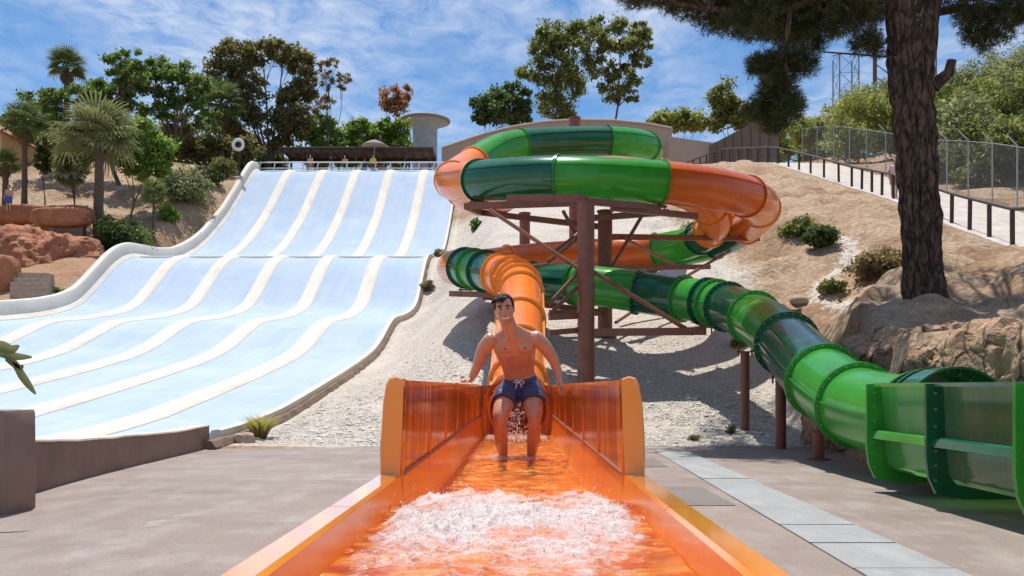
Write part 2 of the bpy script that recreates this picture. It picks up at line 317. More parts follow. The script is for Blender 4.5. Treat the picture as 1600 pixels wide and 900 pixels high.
def terrain_mat():
    m = bpy.data.materials.new('earth_and_gravel'); m.use_nodes = True; t = m.node_tree; b = t.nodes['Principled BSDF']; n = t.nodes.new; l = t.links.new
    b.inputs['Roughness'].default_value = 0.95; b.inputs['Specular IOR Level'].default_value = 0.2
    tcn = n('ShaderNodeTexCoord'); vec = tcn.outputs['Object']
    an = n('ShaderNodeAttribute'); an.attribute_name = 'Zone'; sp = n('ShaderNodeSeparateColor'); l(an.outputs['Color'], sp.inputs[0])
    def nz(s, d=6, r=.62):
        q = n('ShaderNodeTexNoise'); q.inputs['Scale'].default_value = s; q.inputs['Detail'].default_value = d; q.inputs['Roughness'].default_value = r; l(vec, q.inputs['Vector']); return q.outputs['Fac']
    def ramp(f, stops):
        q = n('ShaderNodeValToRGB'); e = q.color_ramp.elements
        e[0].position, e[0].color = stops[0][0], (*stops[0][1], 1); e[1].position, e[1].color = stops[-1][0], (*stops[-1][1], 1)
        for p_, c_ in stops[1:-1]:
            k_ = e.new(p_); k_.color = (*c_, 1)
        l(f, q.inputs[0]); return q.outputs[0]
    def mix(f, a, bb):
        q = n('ShaderNodeMixRGB'); l(f, q.inputs[0]); l(a, q.inputs[1]); l(bb, q.inputs[2]); return q.outputs[0]
    big = nz(0.35, 5); fine = nz(6, 7)
    earth = ramp(big, [(.30, (.28, .175, .105)), (.45, (.41, .28, .175)), (.55, (.50, .38, .265)), (.70, (.34, .215, .125))])
    dirt = ramp(fine, [(.3, (.55, .52, .5)), (.7, (1.15, 1.12, 1.1))])
    mm = n('ShaderNodeMixRGB'); mm.blend_type = 'MULTIPLY'; mm.inputs[0].default_value = 1; l(earth, mm.inputs[1]); l(dirt, mm.inputs[2]); earth = mm.outputs[0]
    vor = n('ShaderNodeTexVoronoi'); vor.inputs['Scale'].default_value = 32; l(vec, vor.inputs['Vector'])
    vs_ = n('ShaderNodeSeparateColor'); l(vor.outputs['Color'], vs_.inputs[0])
    grav = ramp(vs_.outputs[0], [(.0, (.36, .31, .265)), (.2, (.52, .465, .40)), (.7, (.62, .565, .495)), (1., (.72, .67, .60))])
    gl = nz(0.5, 4); gt = ramp(gl, [(.3, (.82, .80, .78)), (.7, (1.05, 1.04, 1.03))])
    m2 = n('ShaderNodeMixRGB'); m2.blend_type = 'MULTIPLY'; m2.inputs[0].default_value = 1; l(grav, m2.inputs[1]); l(gt, m2.inputs[2]); grav = m2.outputs[0]
    red = ramp(big, [(.3, (.27, .10, .05)), (.5, (.40, .25, .15)), (.7, (.33, .17, .09))])
    pale = ramp(fine, [(.3, (.50, .45, .39)), (.7, (.68, .63, .57))])
    def edge(s, wgt=.5):
        a = n('ShaderNodeMath'); a.operation = 'MULTIPLY_ADD'; l(fine, a.inputs[0]); a.inputs[1].default_value = wgt; l(s, a.inputs[2])
        r_ = n('ShaderNodeMapRange'); r_.inputs[1].default_value = .5 + wgt/2 - .12; r_.inputs[2].default_value = .5 + wgt/2 + .12; l(a.outputs[0], r_.inputs[0]); return r_.outputs[0]
    c = mix(edge(sp.outputs[1], .9), earth, red); c = mix(edge(sp.outputs[2], .9), c, pale); c = mix(edge(sp.outputs[0]), c, grav)
    l(c, b.inputs['Base Color'])
    bn = n('ShaderNodeBump'); bn.inputs['Strength'].default_value = .9; bn.inputs['Distance'].default_value = .16; l(fine, bn.inputs['Height'])
    b2 = n('ShaderNodeBump'); b2.inputs['Strength'].default_value = .5; b2.inputs['Distance'].default_value = .018; b2.invert = True; l(vor.outputs['Distance'], b2.inputs['Height']); l(bn.outputs[0], b2.inputs['Normal'])
    l(b2.outputs[0], b.inputs['Normal']); return m
ter = link('terrain', me, None, terrain_mat(), True); ter['kind'] = 'structure'

# ------------------------------------------------------------------ concrete plaza
def concrete(name, c1, c2, c3):
    m = mat(name, c1, 0.75, 0, 0.45, 0.25, 30, base2=c2, bdist=0.01, detail=8)
    t = m.node_tree; b = t.nodes['Principled BSDF']; src = b.inputs['Base Color'].links[0].from_socket
    q = t.nodes.new('ShaderNodeTexNoise'); q.inputs['Scale'].default_value = 2.3; q.inputs['Detail'].default_value = 9; q.inputs['Roughness'].default_value = .7
    tcn = t.nodes.new('ShaderNodeTexCoord'); mpn = t.nodes.new('ShaderNodeMapping'); mpn.inputs['Scale'].default_value = (1.1, .55, 1); t.links.new(tcn.outputs['Object'], mpn.inputs[0]); t.links.new(mpn.outputs[0], q.inputs['Vector'])
    r_ = t.nodes.new('ShaderNodeMapRange'); r_.inputs[1].default_value = .46; r_.inputs[2].default_value = .70; t.links.new(q.outputs['Fac'], r_.inputs[0])
    mx = t.nodes.new('ShaderNodeMixRGB'); mx.inputs[2].default_value = (*c3, 1); t.links.new(r_.outputs[0], mx.inputs[0]); t.links.new(src, mx.inputs[1]); t.links.new(mx.outputs[0], b.inputs['Base Color'])
    return m
M['conc'] = concrete('worn_brown_concrete', (0.275, 0.222, 0.187), (0.215, 0.168, 0.14), (0.325, 0.282, 0.25))
M['slab'] = concrete('grey_concrete_slab', (0.31, 0.315, 0.31), (0.25, 0.255, 0.25), (0.36, 0.36, 0.35))
streak(M['conc'], (1, 1, 1), 55, (.80, .79, .78), .45, .65); streak(M['conc'], (.35, 1.3, 1), 1.1, (.84, .82, .80), .5, .7); streak(M['slab'], (1, 1, 1), 55, (.86, .86, .86), .45, .65)
M['slabd'] = concrete('dark_concrete_patch', (0.17, 0.145, 0.125), (0.14, 0.12, 0.10), (0.20, 0.17, 0.15))
m = MB()
edge_pts = []
for i in range(61):
    x = -6.0 + i * (11.6 / 60); edge_pts.append((x, 15.35 + 0.10 * fbm((x * 1.3, 0, 0)) + (-0.9 * sm(3.6, 5.3, x)), 0.0))
vv = [(-45, -25, 0), (-6.0, -25, 0)]
rows = [-25, -5, 2, 5, 8, 11, 13, 14.6]
vv = []; ff = []
xx = [-45.0] + [p[0] for p in edge_pts]
for r_ in rows: vv += [(x, r_, 0.0) for x in xx]
vv += [(-45, 14.0, 0.0)] + edge_pts
nn_ = len(xx)
for j in range(len(rows)):
    for i in range(nn_ - 1): ff.append((j*nn_+i, j*nn_+i+1, (j+1)*nn_+i+1, (j+1)*nn_+i))
m.add(vv, ff); ground = m.build('ground', M['conc']); ground['kind'] = 'structure'
# grey slab strip beside the orange channel, each slab its own piece
ysl = [14.1, 12.4, 11.0, 9.7, 8.12, 6.45, 5.7, 4.9, 3.6, 2.2, .8, -.6]
for a, b in zip(ysl, ysl[1:]):
    xl = lambda y: 1.83 + (y - 4.76) * 0.032; xr = lambda y: 2.38 + (y - 4.76) * 0.026
    g = 0.012; h = 0.010 + 0.006 * random.random(); m = MB()
    q = [(xl(b), b + g), (xr(b), b + g), (xr(a), a - g), (xl(a), a - g)]
    m.add([(x, y, -0.02) for x, y in q] + [(x, y, h) for x, y in q], [(4,5,6,7),(0,1,5,4),(1,2,6,5),(2,3,7,6),(3,0,4,7)])
    m.build('slab', M['slab'], ground)
for (x0, x1, y0, y1) in ((1.36, 1.83, 7.55, 8.95), (1.30, 1.88, 11.2, 12.5)):
    m = MB(); m.box((x0, y0, -.02), (x1, y1, .006)); m.build('patch', M['slabd'], ground)
for (x0, x1, y0, y1) in ((-.95, -.72, -1.0, 9.0),):
    m = MB(); m.box((x0, y0, -.02), (x1, y1, .007)); m.build('channel_edge_strip', M['slab'], ground)
# worn paint streaks and puddles
def worn(m):
    t = m.node_tree; n = t.nodes.new; l = t.links.new; q = n('ShaderNodeTexNoise'); q.inputs['Scale'].default_value = 3.2; q.inputs['Detail'].default_value = 10; q.inputs['Roughness'].default_value = .78
    tcn = n('ShaderNodeTexCoord'); l(tcn.outputs['Object'], q.inputs['Vector']); r_ = n('ShaderNodeMapRange'); r_.inputs[1].default_value = .44; r_.inputs[2].default_value = .78; l(q.outputs['Fac'], r_.inputs[0])
    tr = n('ShaderNodeBsdfTransparent'); ms = n('ShaderNodeMixShader'); l(r_.outputs[0], ms.inputs[0]); l(tr.outputs[0], ms.inputs[1]); l(t.nodes['Principled BSDF'].outputs[0], ms.inputs[2]); l(ms.outputs[0], t.nodes['Material Output'].inputs['Surface']); return m
M['paint'] = worn(mat('worn_white_paint', (0.60, 0.57, 0.53), 0.7, 0.3, 12))
M['puddle'] = mat('puddle_water', (0.30, 0.26, 0.23), 0.10, spec=0.6)
def blob(name, pts, z, mm_, kind):
    c = [sum(p[i] for p in pts) / len(pts) for i in (0, 1)]; P = []
    sp_, _ = spline([(x, y, 0) for x, y in pts] + [(*pts[0], 0)], 6)
    for p in sp_[:-1]:
        k = 1 + 0.18 * fbm((p.x * 3, p.y * 3, 1)); P.append((c[0] + (p.x - c[0]) * k, c[1] + (p.y - c[1]) * k, z))
    mb = MB(); mb.add([(c[0], c[1], z)] + P, [(0, i + 1, (i + 1) % len(P) + 1) for i in range(len(P))]); o = mb.build(name, mm_); o['kind'] = kind; return o
def gp(x, y): p = FPX / (y - HY); return ((x - HX) * p / FPX, p)
blob('paint_puddle_mark', [gp(215, 822), gp(280, 806), gp(345, 796), gp(412, 779), gp(380, 788), gp(310, 806), gp(240, 823)], .004, M['paint'], 'structure')
blob('paint_puddle_mark', [gp(492, 750), gp(520, 743), gp(560, 740), gp(594, 740), gp(584, 750), gp(545, 753)], .004, M['paint'], 'structure')  # stands in for a puddle, its pale sheen put into the colour

# ------------------------------------------------------------------ loose gravel stones at the foot of the slope
nst = 24000
MS = np.zeros((nst * 6, 3)); FS = []
oct_ = np.array([(1,0,0),(-1,0,0),(0,1,0),(0,-1,0),(0,0,1),(0,0,-1)], float)
k = 0
while k < nst:
    y = 15.1 + abs(random.gauss(0, 1)) * 3.6; x = random.uniform(-4.7, 5.2)
    if y > 26 or (y < 15.6 and random.random() < .55): continue
    s = random.uniform(.009, .024) if random.random() < .985 else random.uniform(.03, .065); a = random.random() * 6.28
    q = oct_ * np.array([s * random.uniform(.8, 1.5), s, s * .65]); c_, s_ = math.cos(a), math.sin(a)
    q = np.stack([q[:,0]*c_ - q[:,1]*s_, q[:,0]*s_ + q[:,1]*c_, q[:,2]], 1)
    MS[k*6:(k+1)*6] = q + np.array([x, y, max(T(x, y), 0 if y < 15.4 else -1) + s * .3]); b_ = k * 6
    FS += [(b_, b_+2, b_+4), (b_+2, b_+1, b_+4), (b_+1, b_+3, b_+4), (b_+3, b_, b_+4), (b_+2, b_, b_+5), (b_+1, b_+2, b_+5), (b_+3, b_+1, b_+5), (b_, b_+3, b_+5)]
    k += 1
me = bpy.data.meshes.new('gravel'); me.from_pydata(MS.tolist(), [], FS)
ca = me.color_attributes.new('Col', 'FLOAT_COLOR', 'POINT'); base_ = np.repeat(rng.uniform(.40, .76, nst), 6)
cc = np.stack([base_, base_ * .925, base_ * .83, np.ones_like(base_)], 1).astype(np.float32); ca.data.foreach_set('color', cc.ravel())
M['pebble'] = mat('gravel_stones', (.5, .45, .4), .9, attr='Col')
tag(link('gravel', me, None, M['pebble']), 'loose pale gravel stones scattered over the foot of the slope', 'gravel', kind='stuff')

# ------------------------------------------------------------------ multi-lane slide
sl = thing('multi_lane_slide', (-13.4, 15, 0), 'wide pale blue racing slide with six lanes and cream dividers on the hill', 'water slide')
YS = np.unique(np.concatenate([np.arange(2, 30, 1.0), np.arange(30, 62, .45), np.arange(62, 76.3, .7)]))
def lz(y):   # lightly smoothed lane profile
    return (interp(LANE, y - .5) + interp(LANE, y) * 2 + interp(LANE, y + .5)) / 4
XR = -5.0; LW = 2.8
for i in range(6):
    x1 = XR - LW * i - (0.16 if i == 0 else .30); x0 = XR - LW * (i + 1) + (.30 if i < 5 else .1)
    rings = [[(x0 + (x1 - x0) * k / 8, float(y), lz(float(y)) - 0.05 * math.sin(math.pi * k / 8)) for k in range(9)] for y in YS]
    m = MB(); m.loft(rings, False, False); m.build('lane', M['lane'], sl, True)
def profile_strip(name, xc, prof, mm_, y0=2, y1=76.3):
    rings = [[(xc + a, float(y), lz(float(y)) + b) for a, b in prof] for y in YS if y0 <= y <= y1]
    m = MB(); m.loft(rings, True, True); return m.build(name, mm_, sl, True)
DV = [(-.37,-.12),(-.36,.01),(-.29,.075),(-.16,.105),(0,.11),(.16,.105),(.29,.075),(.36,.01),(.37,-.12)][::-1]
for i in range(1, 6): profile_strip('divider', XR - LW * i, DV, M['cream'])
profile_strip('side_wall', XR - LW * 6 - .25, [(-.30,-.8),(-.30,.70),(-.24,.80),(-.10,.84),(.06,.80),(.14,.66),(.20,.20),(.40,.02),(.42,-.12)][::-1], M['cream'])
profile_strip('edge_wall', XR, [(-.24,-.12),(-.22,.04),(-.14,.20),(-.02,.22),(.02,.20),(.02,-.1)][::-1], M['cream'], 14.2)
# cross crest ridges where the slope breaks
for yc in (50.7,):
    for i in range(6):
        x1 = XR - LW * i - .42; x0 = XR - LW * (i + 1) + .42
        m = MB(); m.tube([(x0, yc, lz(yc) - .03), (x1, yc, lz(yc) - .03)], .10 if yc > 40 else .05, 8); m.build('crest_ridge', M['cream'], sl, True)
# dark earth kerb under the right edge
M['kerb'] = mat('weathered_brown_kerb', (.22, .155, .11), .95, 0, 2.5, .8, 9, base2=(.11, .075, .055), bdist=.06)
rings = []
for y in np.arange(14.3, 52, .3):
    y = float(y); j = .05 * fbm((0, y * 2.2, 0)); zt = lz(y) + .09 + .03 * fbm((4, y * 1.5, 0)); xo = .17 + j
    rings.append([(XR + .025, y, lz(y) - .4), (XR + .025, y, zt), (XR + xo * .6, y, zt - .02), (XR + xo, y, zt - .12 + j * .5), (XR + xo + .03, y, lz(y) - .4)][::-1])
m = MB(); m.loft(rings); tag(m.build('kerb', M['kerb']), 'rough brown kerb running up the right edge of the blue slide', 'kerb')

# low curved wall and pillar at the left
P, _ = spline([(-4.30, 7.2, 0), (-4.52, 8.2, 0), (-4.72, 9.6, 0), (-4.86, 11.2, 0), (-4.96, 13, 0), (-5.08, 14.75, 0)], 8)
cw = thing('low_wall', (-4.8, 11, 0), 'low brown rendered wall with pale top beside the blue slide run-out', 'wall')
rings = []; caps = []
for i, p in enumerate(P):
    y = p.y; h = interp([(7, .50), (8.5, .485), (9.6, .42), (11, .38), (13, .34), (14.8, .36)], y) + .012 * fbm((y * 1.2, 0, 5)); wv = .012 * fbm((y * 1.7, 3, 0))
    rings.append([(p.x + wv, y, -.03), (p.x + wv - .01, y, h), (p.x - .24, y, h), (p.x - .24, y, -.03)])
    caps.append([(p.x + wv + .004, y, h + .002), (p.x + wv - .003, y, h + .022), (p.x - .245, y, h + .022), (p.x - .245, y, h + .002)])
m = MB(); m.loft(rings); m.build('wall_body', M['curb'], cw, True)
m = MB(); m.loft(caps); m.build('capping', M['curbtop'], cw, True)
m = MB(); rings = []
for z, k in ((-.03, 1.0), (.3, 1.005), (.6, 1.0), (.79, .995), (.815, .97)):
    x0, x1, y0, y1 = -4.75, -4.02, 7.02, 7.5; cx, cy = (x0+x1)/2, (y0+y1)/2; r = .05; ring = []
    for (sx, sy, a0) in ((1,1,0),(-1,1,90),(-1,-1,180),(1,-1,270)):
        for t in (0, 45, 90):
            a = R(a0 + t); ring.append((cx + (sx * ((x1-x0)/2 - r) + r * math.cos(a)) * k, cy + (sy * ((y1-y0)/2 - r) + r * math.sin(a)) * k, z))
    rings.append(ring)
m.loft(rings); tag(m.build('pillar', M['curb'], None, True), 'square brown rendered pillar standing at the left frame edge', 'pillar')
# ------------------------------------------------------------------ tube slides
def frame_at(pts, i):
    d = (pts[min(i + 1, len(pts) - 1)] - pts[max(i - 1, 0)]).normalized()
    a = d.cross(Vector((0, 0, 1))).normalized(); b = a.cross(d).normalized(); return d, a, b
FLM = {'orange': 'orange_rim', 'orange_solid': 'orange_rim', 'orange_red': 'orange_red', 'lgreen': 'lgreen', 'dgreen': 'dgreen'}
def tube_slide(root, ctrl, breaks, rad, per=14, bolts_from=99, nseg=32):
    pts, ts = spline(ctrl, per)
    for (t0, t1, c) in breaks:
        idx = [i for i, t in enumerate(ts) if t0 - 1e-6 <= t <= t1 + 1e-6]
        rings = []; first = idx[0]; last = idx[-1]
        def ringat(i, r):
            d, a, b = frame_at(pts, i)
            return [pts[i] + a * (math.cos(q) * r) + b * (math.sin(q) * r) for q in (2 * math.pi * k / nseg for k in range(nseg))]
        rr = interp(rad, (t0 + t1) / 2)
        step = 2 if t1 < 19 else 1
        use = idx[::step] + ([idx[-1]] if idx[-1] != idx[::step][-1] else [])
        m = MB(); m.loft([ringat(i, rr) for i in use], False); sec = m.build('tube_section', M[c], root, True)
        # end flanges: two collars, one at each end of the section
        for i, s in ((first, 1), (last, -1)):
            d, a, b = frame_at(pts, i); off = d * (s * .004); th = d * (s * .028); ro = rr + (.062 if t1 > 16 else .045); prof = []
            for (r_, o_) in ((rr - .004, off), (ro, off), (ro, off + th), (rr - .004, off + th)):
                prof.append([pts[i] + o_ + a * (math.cos(q) * r_) + b * (math.sin(q) * r_) for q in (2 * math.pi * k / nseg for k in range(nseg))])
            m = MB(); m.loft(prof + [prof[0]], False); m.build('flange', M[FLM[c]], sec, True)
            if t0 >= bolts_from and s == 1 or (t0 >= bolts_from and t1 == breaks[-1][1]):
                m = MB(); nb = 26
                for k in range(nb):
                    q = 2 * math.pi * k / nb; p = pts[i] + a * (math.cos(q) * (rr + .032)) + b * (math.sin(q) * (rr + .032))
                    m.cyl(p - d * .05, p + d * .05, .010, n=6)
                o = m.build('bolts', M['bolt'], sec); o['kind'] = 'stuff'
        # lengthwise seam lips where the two half shells are bolted together
        up = 0.42 if t1 < 13 else 0.12
        for sgn in (1, -1):
            rg = []
            for i in use:
                d, a, b = frame_at(pts, i); q = up; n0 = a * (sgn * math.cos(q)) + b * math.sin(q)
                p0 = pts[i] + n0 * (rr - .002); p1 = pts[i] + n0 * (rr + .03); tv = b * .011
                rg.append([p0 - tv, p1 - tv, p1 + tv, p0 + tv] if sgn > 0 else [p0 + tv, p1 + tv, p1 - tv, p0 - tv])
            m = MB(); m.loft(rg, True); m.build('seam_lip', M[FLM[c]], sec)
    return pts, ts
GREEN = [(4.6,33.5,9.45),(4.5,31,9.25),(3.4,29.5,9.05),(1.6,29.1,8.95),(-.4,28.1,8.5),(-1.55,26.4,7.4),(-1.75,24.2,6.55),(-.9,22.2,6.12),(.8,21,5.92),(2.7,20.8,5.80),(4.5,21.3,5.74),(5.95,22.7,5.75),(6.65,25,5.75),(6.1,27.3,5.45),(4.3,28.95,5.2),(2.2,29.2,4.6),(.6,28.4,4.15),(-.3,26.5,3.95),(-.1,24.2,3.8),(.9,22.2,3.6),(2.1,21.1,3.35),(3.4,20.3,3.05),(4.2,19.1,2.78),(4.48,17.2,2.35),(4.33,14.7,1.78),(4.12,12.4,1.18),(4.05,10.8,.80),(4.05,9.4,.67),(4.05,8.62,.66)]
GB = [(0,1.2,'lgreen'),(1.2,2.3,'lgreen'),(2.3,3.7,'dgreen'),(3.7,4.7,'lgreen'),(4.7,5.8,'orange'),(5.8,6.9,'orange'),(6.9,8.1,'dgreen'),(8.1,9.36,'lgreen'),(9.36,10.8,'orange_red'),(10.8,11.6,'orange'),(11.6,12.4,'orange'),(12.4,13.1,'dgreen'),(13.1,14,'lgreen'),(14,15.4,'orange_red'),(15.4,16.5,'orange'),(16.5,17.5,'dgreen'),(17.5,18.5,'lgreen'),(18.5,19.45,'dgreen'),(19.45,20.52,'lgreen'),(20.52,21.3,'dgreen'),(21.3,21.8,'lgreen'),(21.8,22.02,'dgreen'),(22.02,22.32,'lgreen'),(22.32,23.1,'dgreen'),(23.1,24.15,'lgreen'),(24.15,25.2,'dgreen'),(25.2,26.1,'lgreen'),(26.1,27.6,'lgreen'),(27.6,28,'dgreen')]
def quant(B, per): return [(round(a * per) / per, round(b * per) / per, c) for a, b, c in B]
gs = thing('green_tube_slide', (4.05, 6, 0), 'green tube slide coiling round the tower, ending in an open green trough at right', 'water slide')
tube_slide(gs, GREEN, quant(GB, 14), [(0, .50), (17, .49), (20, .475), (28, .46)], 14, 20.5)
ORANGE = [(5.4,34.2,9.2),(4.6,32,8.85),(2.8,30.75,8.6),(.8,30.5,8.55),(-.9,30.0,8.55),(-1.95,28.9,7.7),(-1.35,27.1,6.7),(-.5,25.1,6.4),(.4,23.3,6.3),(2.4,22.25,6.25),(4.4,22.9,6.0),(5.4,24.6,5.6),(5.2,26.8,5.35),(3.8,28,5.25),(2.2,28.05,5.15),(.4,27.6,4.95),(-1.1,26.5,4.6),(-1.75,24.7,4.3),(-1.35,22.9,4.05),(-.6,21.3,3.72),(-.08,19.9,3.38),(.05,18.5,2.9),(.03,16.6,2.03),(0,15,1.34),(0,14.1,.91),(0,13.32,.66)]
OB = [(0,1.5,'orange'),(1.5,3,'orange'),(3,4.3,'orange'),(4.3,5.5,'orange'),(5.5,7,'orange'),(7,8.5,'orange_red'),(8.5,9.6,'orange_red'),(9.6,10.6,'orange'),(10.6,11.4,'orange'),(11.4,11.8,'dgreen'),(11.8,12.7,'lgreen'),(12.7,14.2,'orange_red'),(14.2,15.4,'orange_red'),(15.4,16.6,'orange'),(16.6,18.0,'orange'),(18.0,18.35,'dgreen'),(18.35,18.75,'lgreen'),(18.75,19.3,'dgreen'),(19.3,19.8,'orange_solid'),(19.8,20.15,'orange_solid'),(20.15,20.5,'orange_solid'),(20.5,20.9,'orange_solid'),(20.9,21.7,'orange_solid'),(21.7,22.5,'orange_solid'),(22.5,23.5,'orange_solid'),(23.5,24.4,'orange_solid'),(24.4,25,'orange_solid')]
osl = thing('orange_tube_slide', (0, 4, 0), 'orange enclosed tube slide ending in the open orange splash channel in the foreground', 'water slide')
tube_slide(osl, ORANGE, quant(OB, 14), [(0, .49), (18, .47), (21, .435), (25, .43)], 14, 20)

# ------------------------------------------------------------------ open troughs at the ends
def trough(root, xc, bounds, tallfrom, tallto, cols, wallcols, rimc, floorc, ribw=.10, back=None):
    """bounds: panel joints along Y (descending). the tall splash walls stand between tallto (back) and tallfrom (front)"""
    zf, zr, zt = .19, .58, 1.035
    for k, (yb, ya) in enumerate(zip(bounds, bounds[1:])):
        c = cols[k % len(cols)]; tall = ya >= tallfrom - .01
        lo = [(-.565, zr), (-.55, .40), (-.525, .27), (-.46, zf + .015), (-.35, zf), (0, zf - .005), (.35, zf), (.46, zf + .015), (.525, .27), (.55, .40), (.565, zr)]
        m = MB(); m.loft([[(xc + a, y, z) for a, z in lo] for y in (yb - .001, ya + .001)], False, False)
        ch = m.build('channel_panel', M[floorc[k % len(floorc)]], root, True)
        for s in (-1, 1):
            rimp = [(s*.566, zr), (s*.58, zr + .012), (s*.66, zr + .012), (s*.674, zr), (s*.69, zr - .065), (s*.675, zr - .07), (s*.655, zr - .012), (s*.566, zr - .012)]
            rg = [[(xc + a, y, z) for a, z in rimp] for y in (yb - .004, ya + .004)]
            m = MB(); m.loft(rg if s < 0 else [r_[::-1] for r_ in rg]); m.build('rim', M[rimc[k % len(rimc)]], root)
            if tall:
                wp = [(s*.568, zr + .013), (s*.562, .80), (s*.556, zt - .03), (s*.564, zt), (s*.615, zt + .002), (s*.62, zt - .03)] if root is osl else [(s*.568, zr + .013), (s*.572, .80), (s*.586, zt - .03), (s*.60, zt), (s*.655, zt + .002), (s*.66, zt - .03)]
                m = MB(); m.loft([[(xc + a, y, z) for a, z in wp] for y in (yb - .003, ya + .003)], False, False)
                m.build('splash_wall', M[wallcols[k % len(wallcols)]], root, True)
    # ribs: bolted U-shaped flanges at each joint, running round under the floor
    for k, yb in enumerate(bounds):
        tall = yb >= tallfrom - .01; c = cols[k % len(cols)]; zt_ = zt - .005 if tall else zr - .02; e = .58 + ribw
        inn = [(.566, zt_), (.566, .80 if tall else zr - .05), (.556, .42), (.53, .27), (.47, .205), (.36, .186), (.12, .183)]
        outw = [(e, zt_), (e, .80 if tall else zr - .05), (e, .42), (e - .02, .26), (e - .08, .13), (.42, .085), (.12, .085)]
        I = [(-x, z) for x, z in inn] + [(x, z) for x, z in inn[::-1]]; O = [(-x, z) for x, z in outw] + [(x, z) for x, z in outw[::-1]]; n = len(I)
        if tall and root is osl: I = [(x * (.99 if z > .7 else 1), z) for x, z in I]
        y0, y1 = yb - .02, yb + .02; m = MB()
        m.add([(xc + x, y0, z) for x, z in I] + [(xc + x, y0, z) for x, z in O] + [(xc + x, y1, z) for x, z in I] + [(xc + x, y1, z) for x, z in O],
              [q for i in range(n - 1) for q in ((i, i + 1, n + i + 1, n + i), (2*n + i + 1, 2*n + i, 3*n + i, 3*n + i + 1), (n + i, n + i + 1, 3*n + i + 1, 3*n + i), (i + 1, i, 2*n + i, 2*n + i + 1))] + [(0, n, 3*n, 2*n), (n - 1, 3*n - 1, 4*n - 1, 2*n - 1)])
        rb = m.build('rib', M[c if c in FLM else 'orange_rim'], root)
        m = MB()
        for s in (-1, 1):
            for z in ((.24, .36, .48, .68, .82, .95) if tall else (.24, .36, .48)):
                p = Vector((xc + s * (.575 + ribw * .55), yb, z)); m.cyl(p - Vector((0, .036, 0)), p + Vector((0, .036, 0)), .010, n=6)
        o = m.build('bolts', M['bolt'], rb); o['kind'] = 'stuff'
    return zf
M['strip'] = mat('weathered_joint_strip', (.34, .11, .055), .5, .3, 5)
# orange channel
ob = [13.3, 12.2, 10.9, 9.55, 8.2, 6.9, 5.6, 4.29, 3.06, 1.8, .5, -1.0]
trough(osl, 0, ob, 4.29, 13.3, ['orange'], ['orange_wet'], ['orange_rim'], ['orange'], .035)
for s in (-1, 1):
    for yb, ya in zip(ob[:7], ob[1:8]):
        m = MB(); m.box((min(s*.555, s*.5675), ya + .01, .574), (max(s*.555, s*.5675), yb - .01, .593)); m.build('joint_strip', M['strip'], osl)
# front flange of the splash walls: a thick rounded upright collar
for s in (-1, 1):
    o = [(s*.572, .594), (s*.560, .80), (s*.554, 1.0), (s*.556, 1.04), (s*.590, 1.052), (s*.620, 1.044), (s*.640, 1.01), (s*.655, .93), (s*.664, .80), (s*.668, .68), (s*.668, .594)]
    n = len(o); m = MB(); ys_ = (4.21, 4.225, 4.36)
    m.loft([[(a - s * (.006 if q == 0 else 0), y, z - (.006 if q == 0 else 0)) for a, z in (o if s < 0 else o[::-1])] for q, y in enumerate(ys_)])
    m.build('front_collar', M['orange_rim'], osl, True)
for o in osl.children:
    if o.name.split('.')[0] in ('channel_panel', 'rim', 'splash_wall', 'rib', 'joint_strip', 'front_collar'): o.scale.x = .935; o.location.x = -.028
def back_plate(root, xc, y, cz, rad, cm):
    """end wall with the round tube mouth, its top arched over the tube"""
    m = MB(); n = 64; inner = []; outer = []
    for k in range(n):
        q = 2 * math.pi * k / n; c_, s_ = math.cos(q), math.sin(q)
        inner.append((c_ * rad, cz + s_ * rad))
        # rectangle half width .57, z from .2 to 1.03, joined with an arch round the mouth
        tx = (.572 if root is gs else .532) / abs(c_) if abs(c_) > 1e-6 else 9; tz = ((1.03 - cz) / s_) if s_ > 1e-6 else (((.195 - cz) / s_) if s_ < -1e-6 else 9)
        rr = max(min(tx, tz), (rad + .075) if s_ > 0 else rad + .004)
        outer.append((c_ * rr, cz + s_ * rr))
    for yy in (y, y + .03):
        pass
    v = []
    for yy in (y, y + .03): v += [(xc + a, yy, z) for a, z in inner] + [(xc + a, yy, z) for a, z in outer]
    f = []
    for k in range(n):
        j = (k + 1) % n
        f += [(k, j, n + j, n + k), (2*n + j, 2*n + k, 3*n + k, 3*n + j), (n + k, n + j, 3*n + j, 3*n + k), (j, k, 2*n + k, 2*n + j)]
    m.add(v, f); return m.build('end_wall', cm, root)
back_plate(osl, -.02, 13.26, .66, .43, M['orange_wet'])
# small arched hood over the mouth
for (root, xc, y, cz, cm) in ((osl, -.02, 13.24, .66, M['orange_wet']), (gs, 4.05, 8.60, .655, M['dgreen'])):
    rg = []
    for k in range(25):
        q = math.pi * k / 24; d = Vector((math.cos(q), 0, math.sin(q)))
        c0 = Vector((xc, y, cz)); ro = .535 if root is gs else .52
        rg.append([c0 + d * (.462 if root is gs else .432), c0 + d * ro, c0 + d * ro + Vector((0, -.36 if root is gs else -.10, 0)), c0 + d * (ro - .02) + Vector((0, -.36 if root is gs else -.10, 0)), c0 + d * (ro - .02) + Vector((0, -.01, 0))])
    m = MB(); m.loft(rg, True, True); m.build('mouth_hood', cm, root, True)
# green trough
gb = [8.58, 7.33, 6.02, 4.75, 3.5, 2.2]
trough(gs, 4.05, gb, 0, 9, ['lgreen', 'dgreen'], ['lpanel', 'dpanel'], ['lgreen', 'dgreen'], ['lpanel', 'dpanel'], .14)
back_plate(gs, 4.05, 8.60, .655, .455, M['dgreen'])
# dark transition collar between tube and trough
m = MB(); m.tube([(4.05, 8.66, .655), (4.05, 8.70, .655)], .545, 40); m.build('collar', M['dgreen'], gs, True)

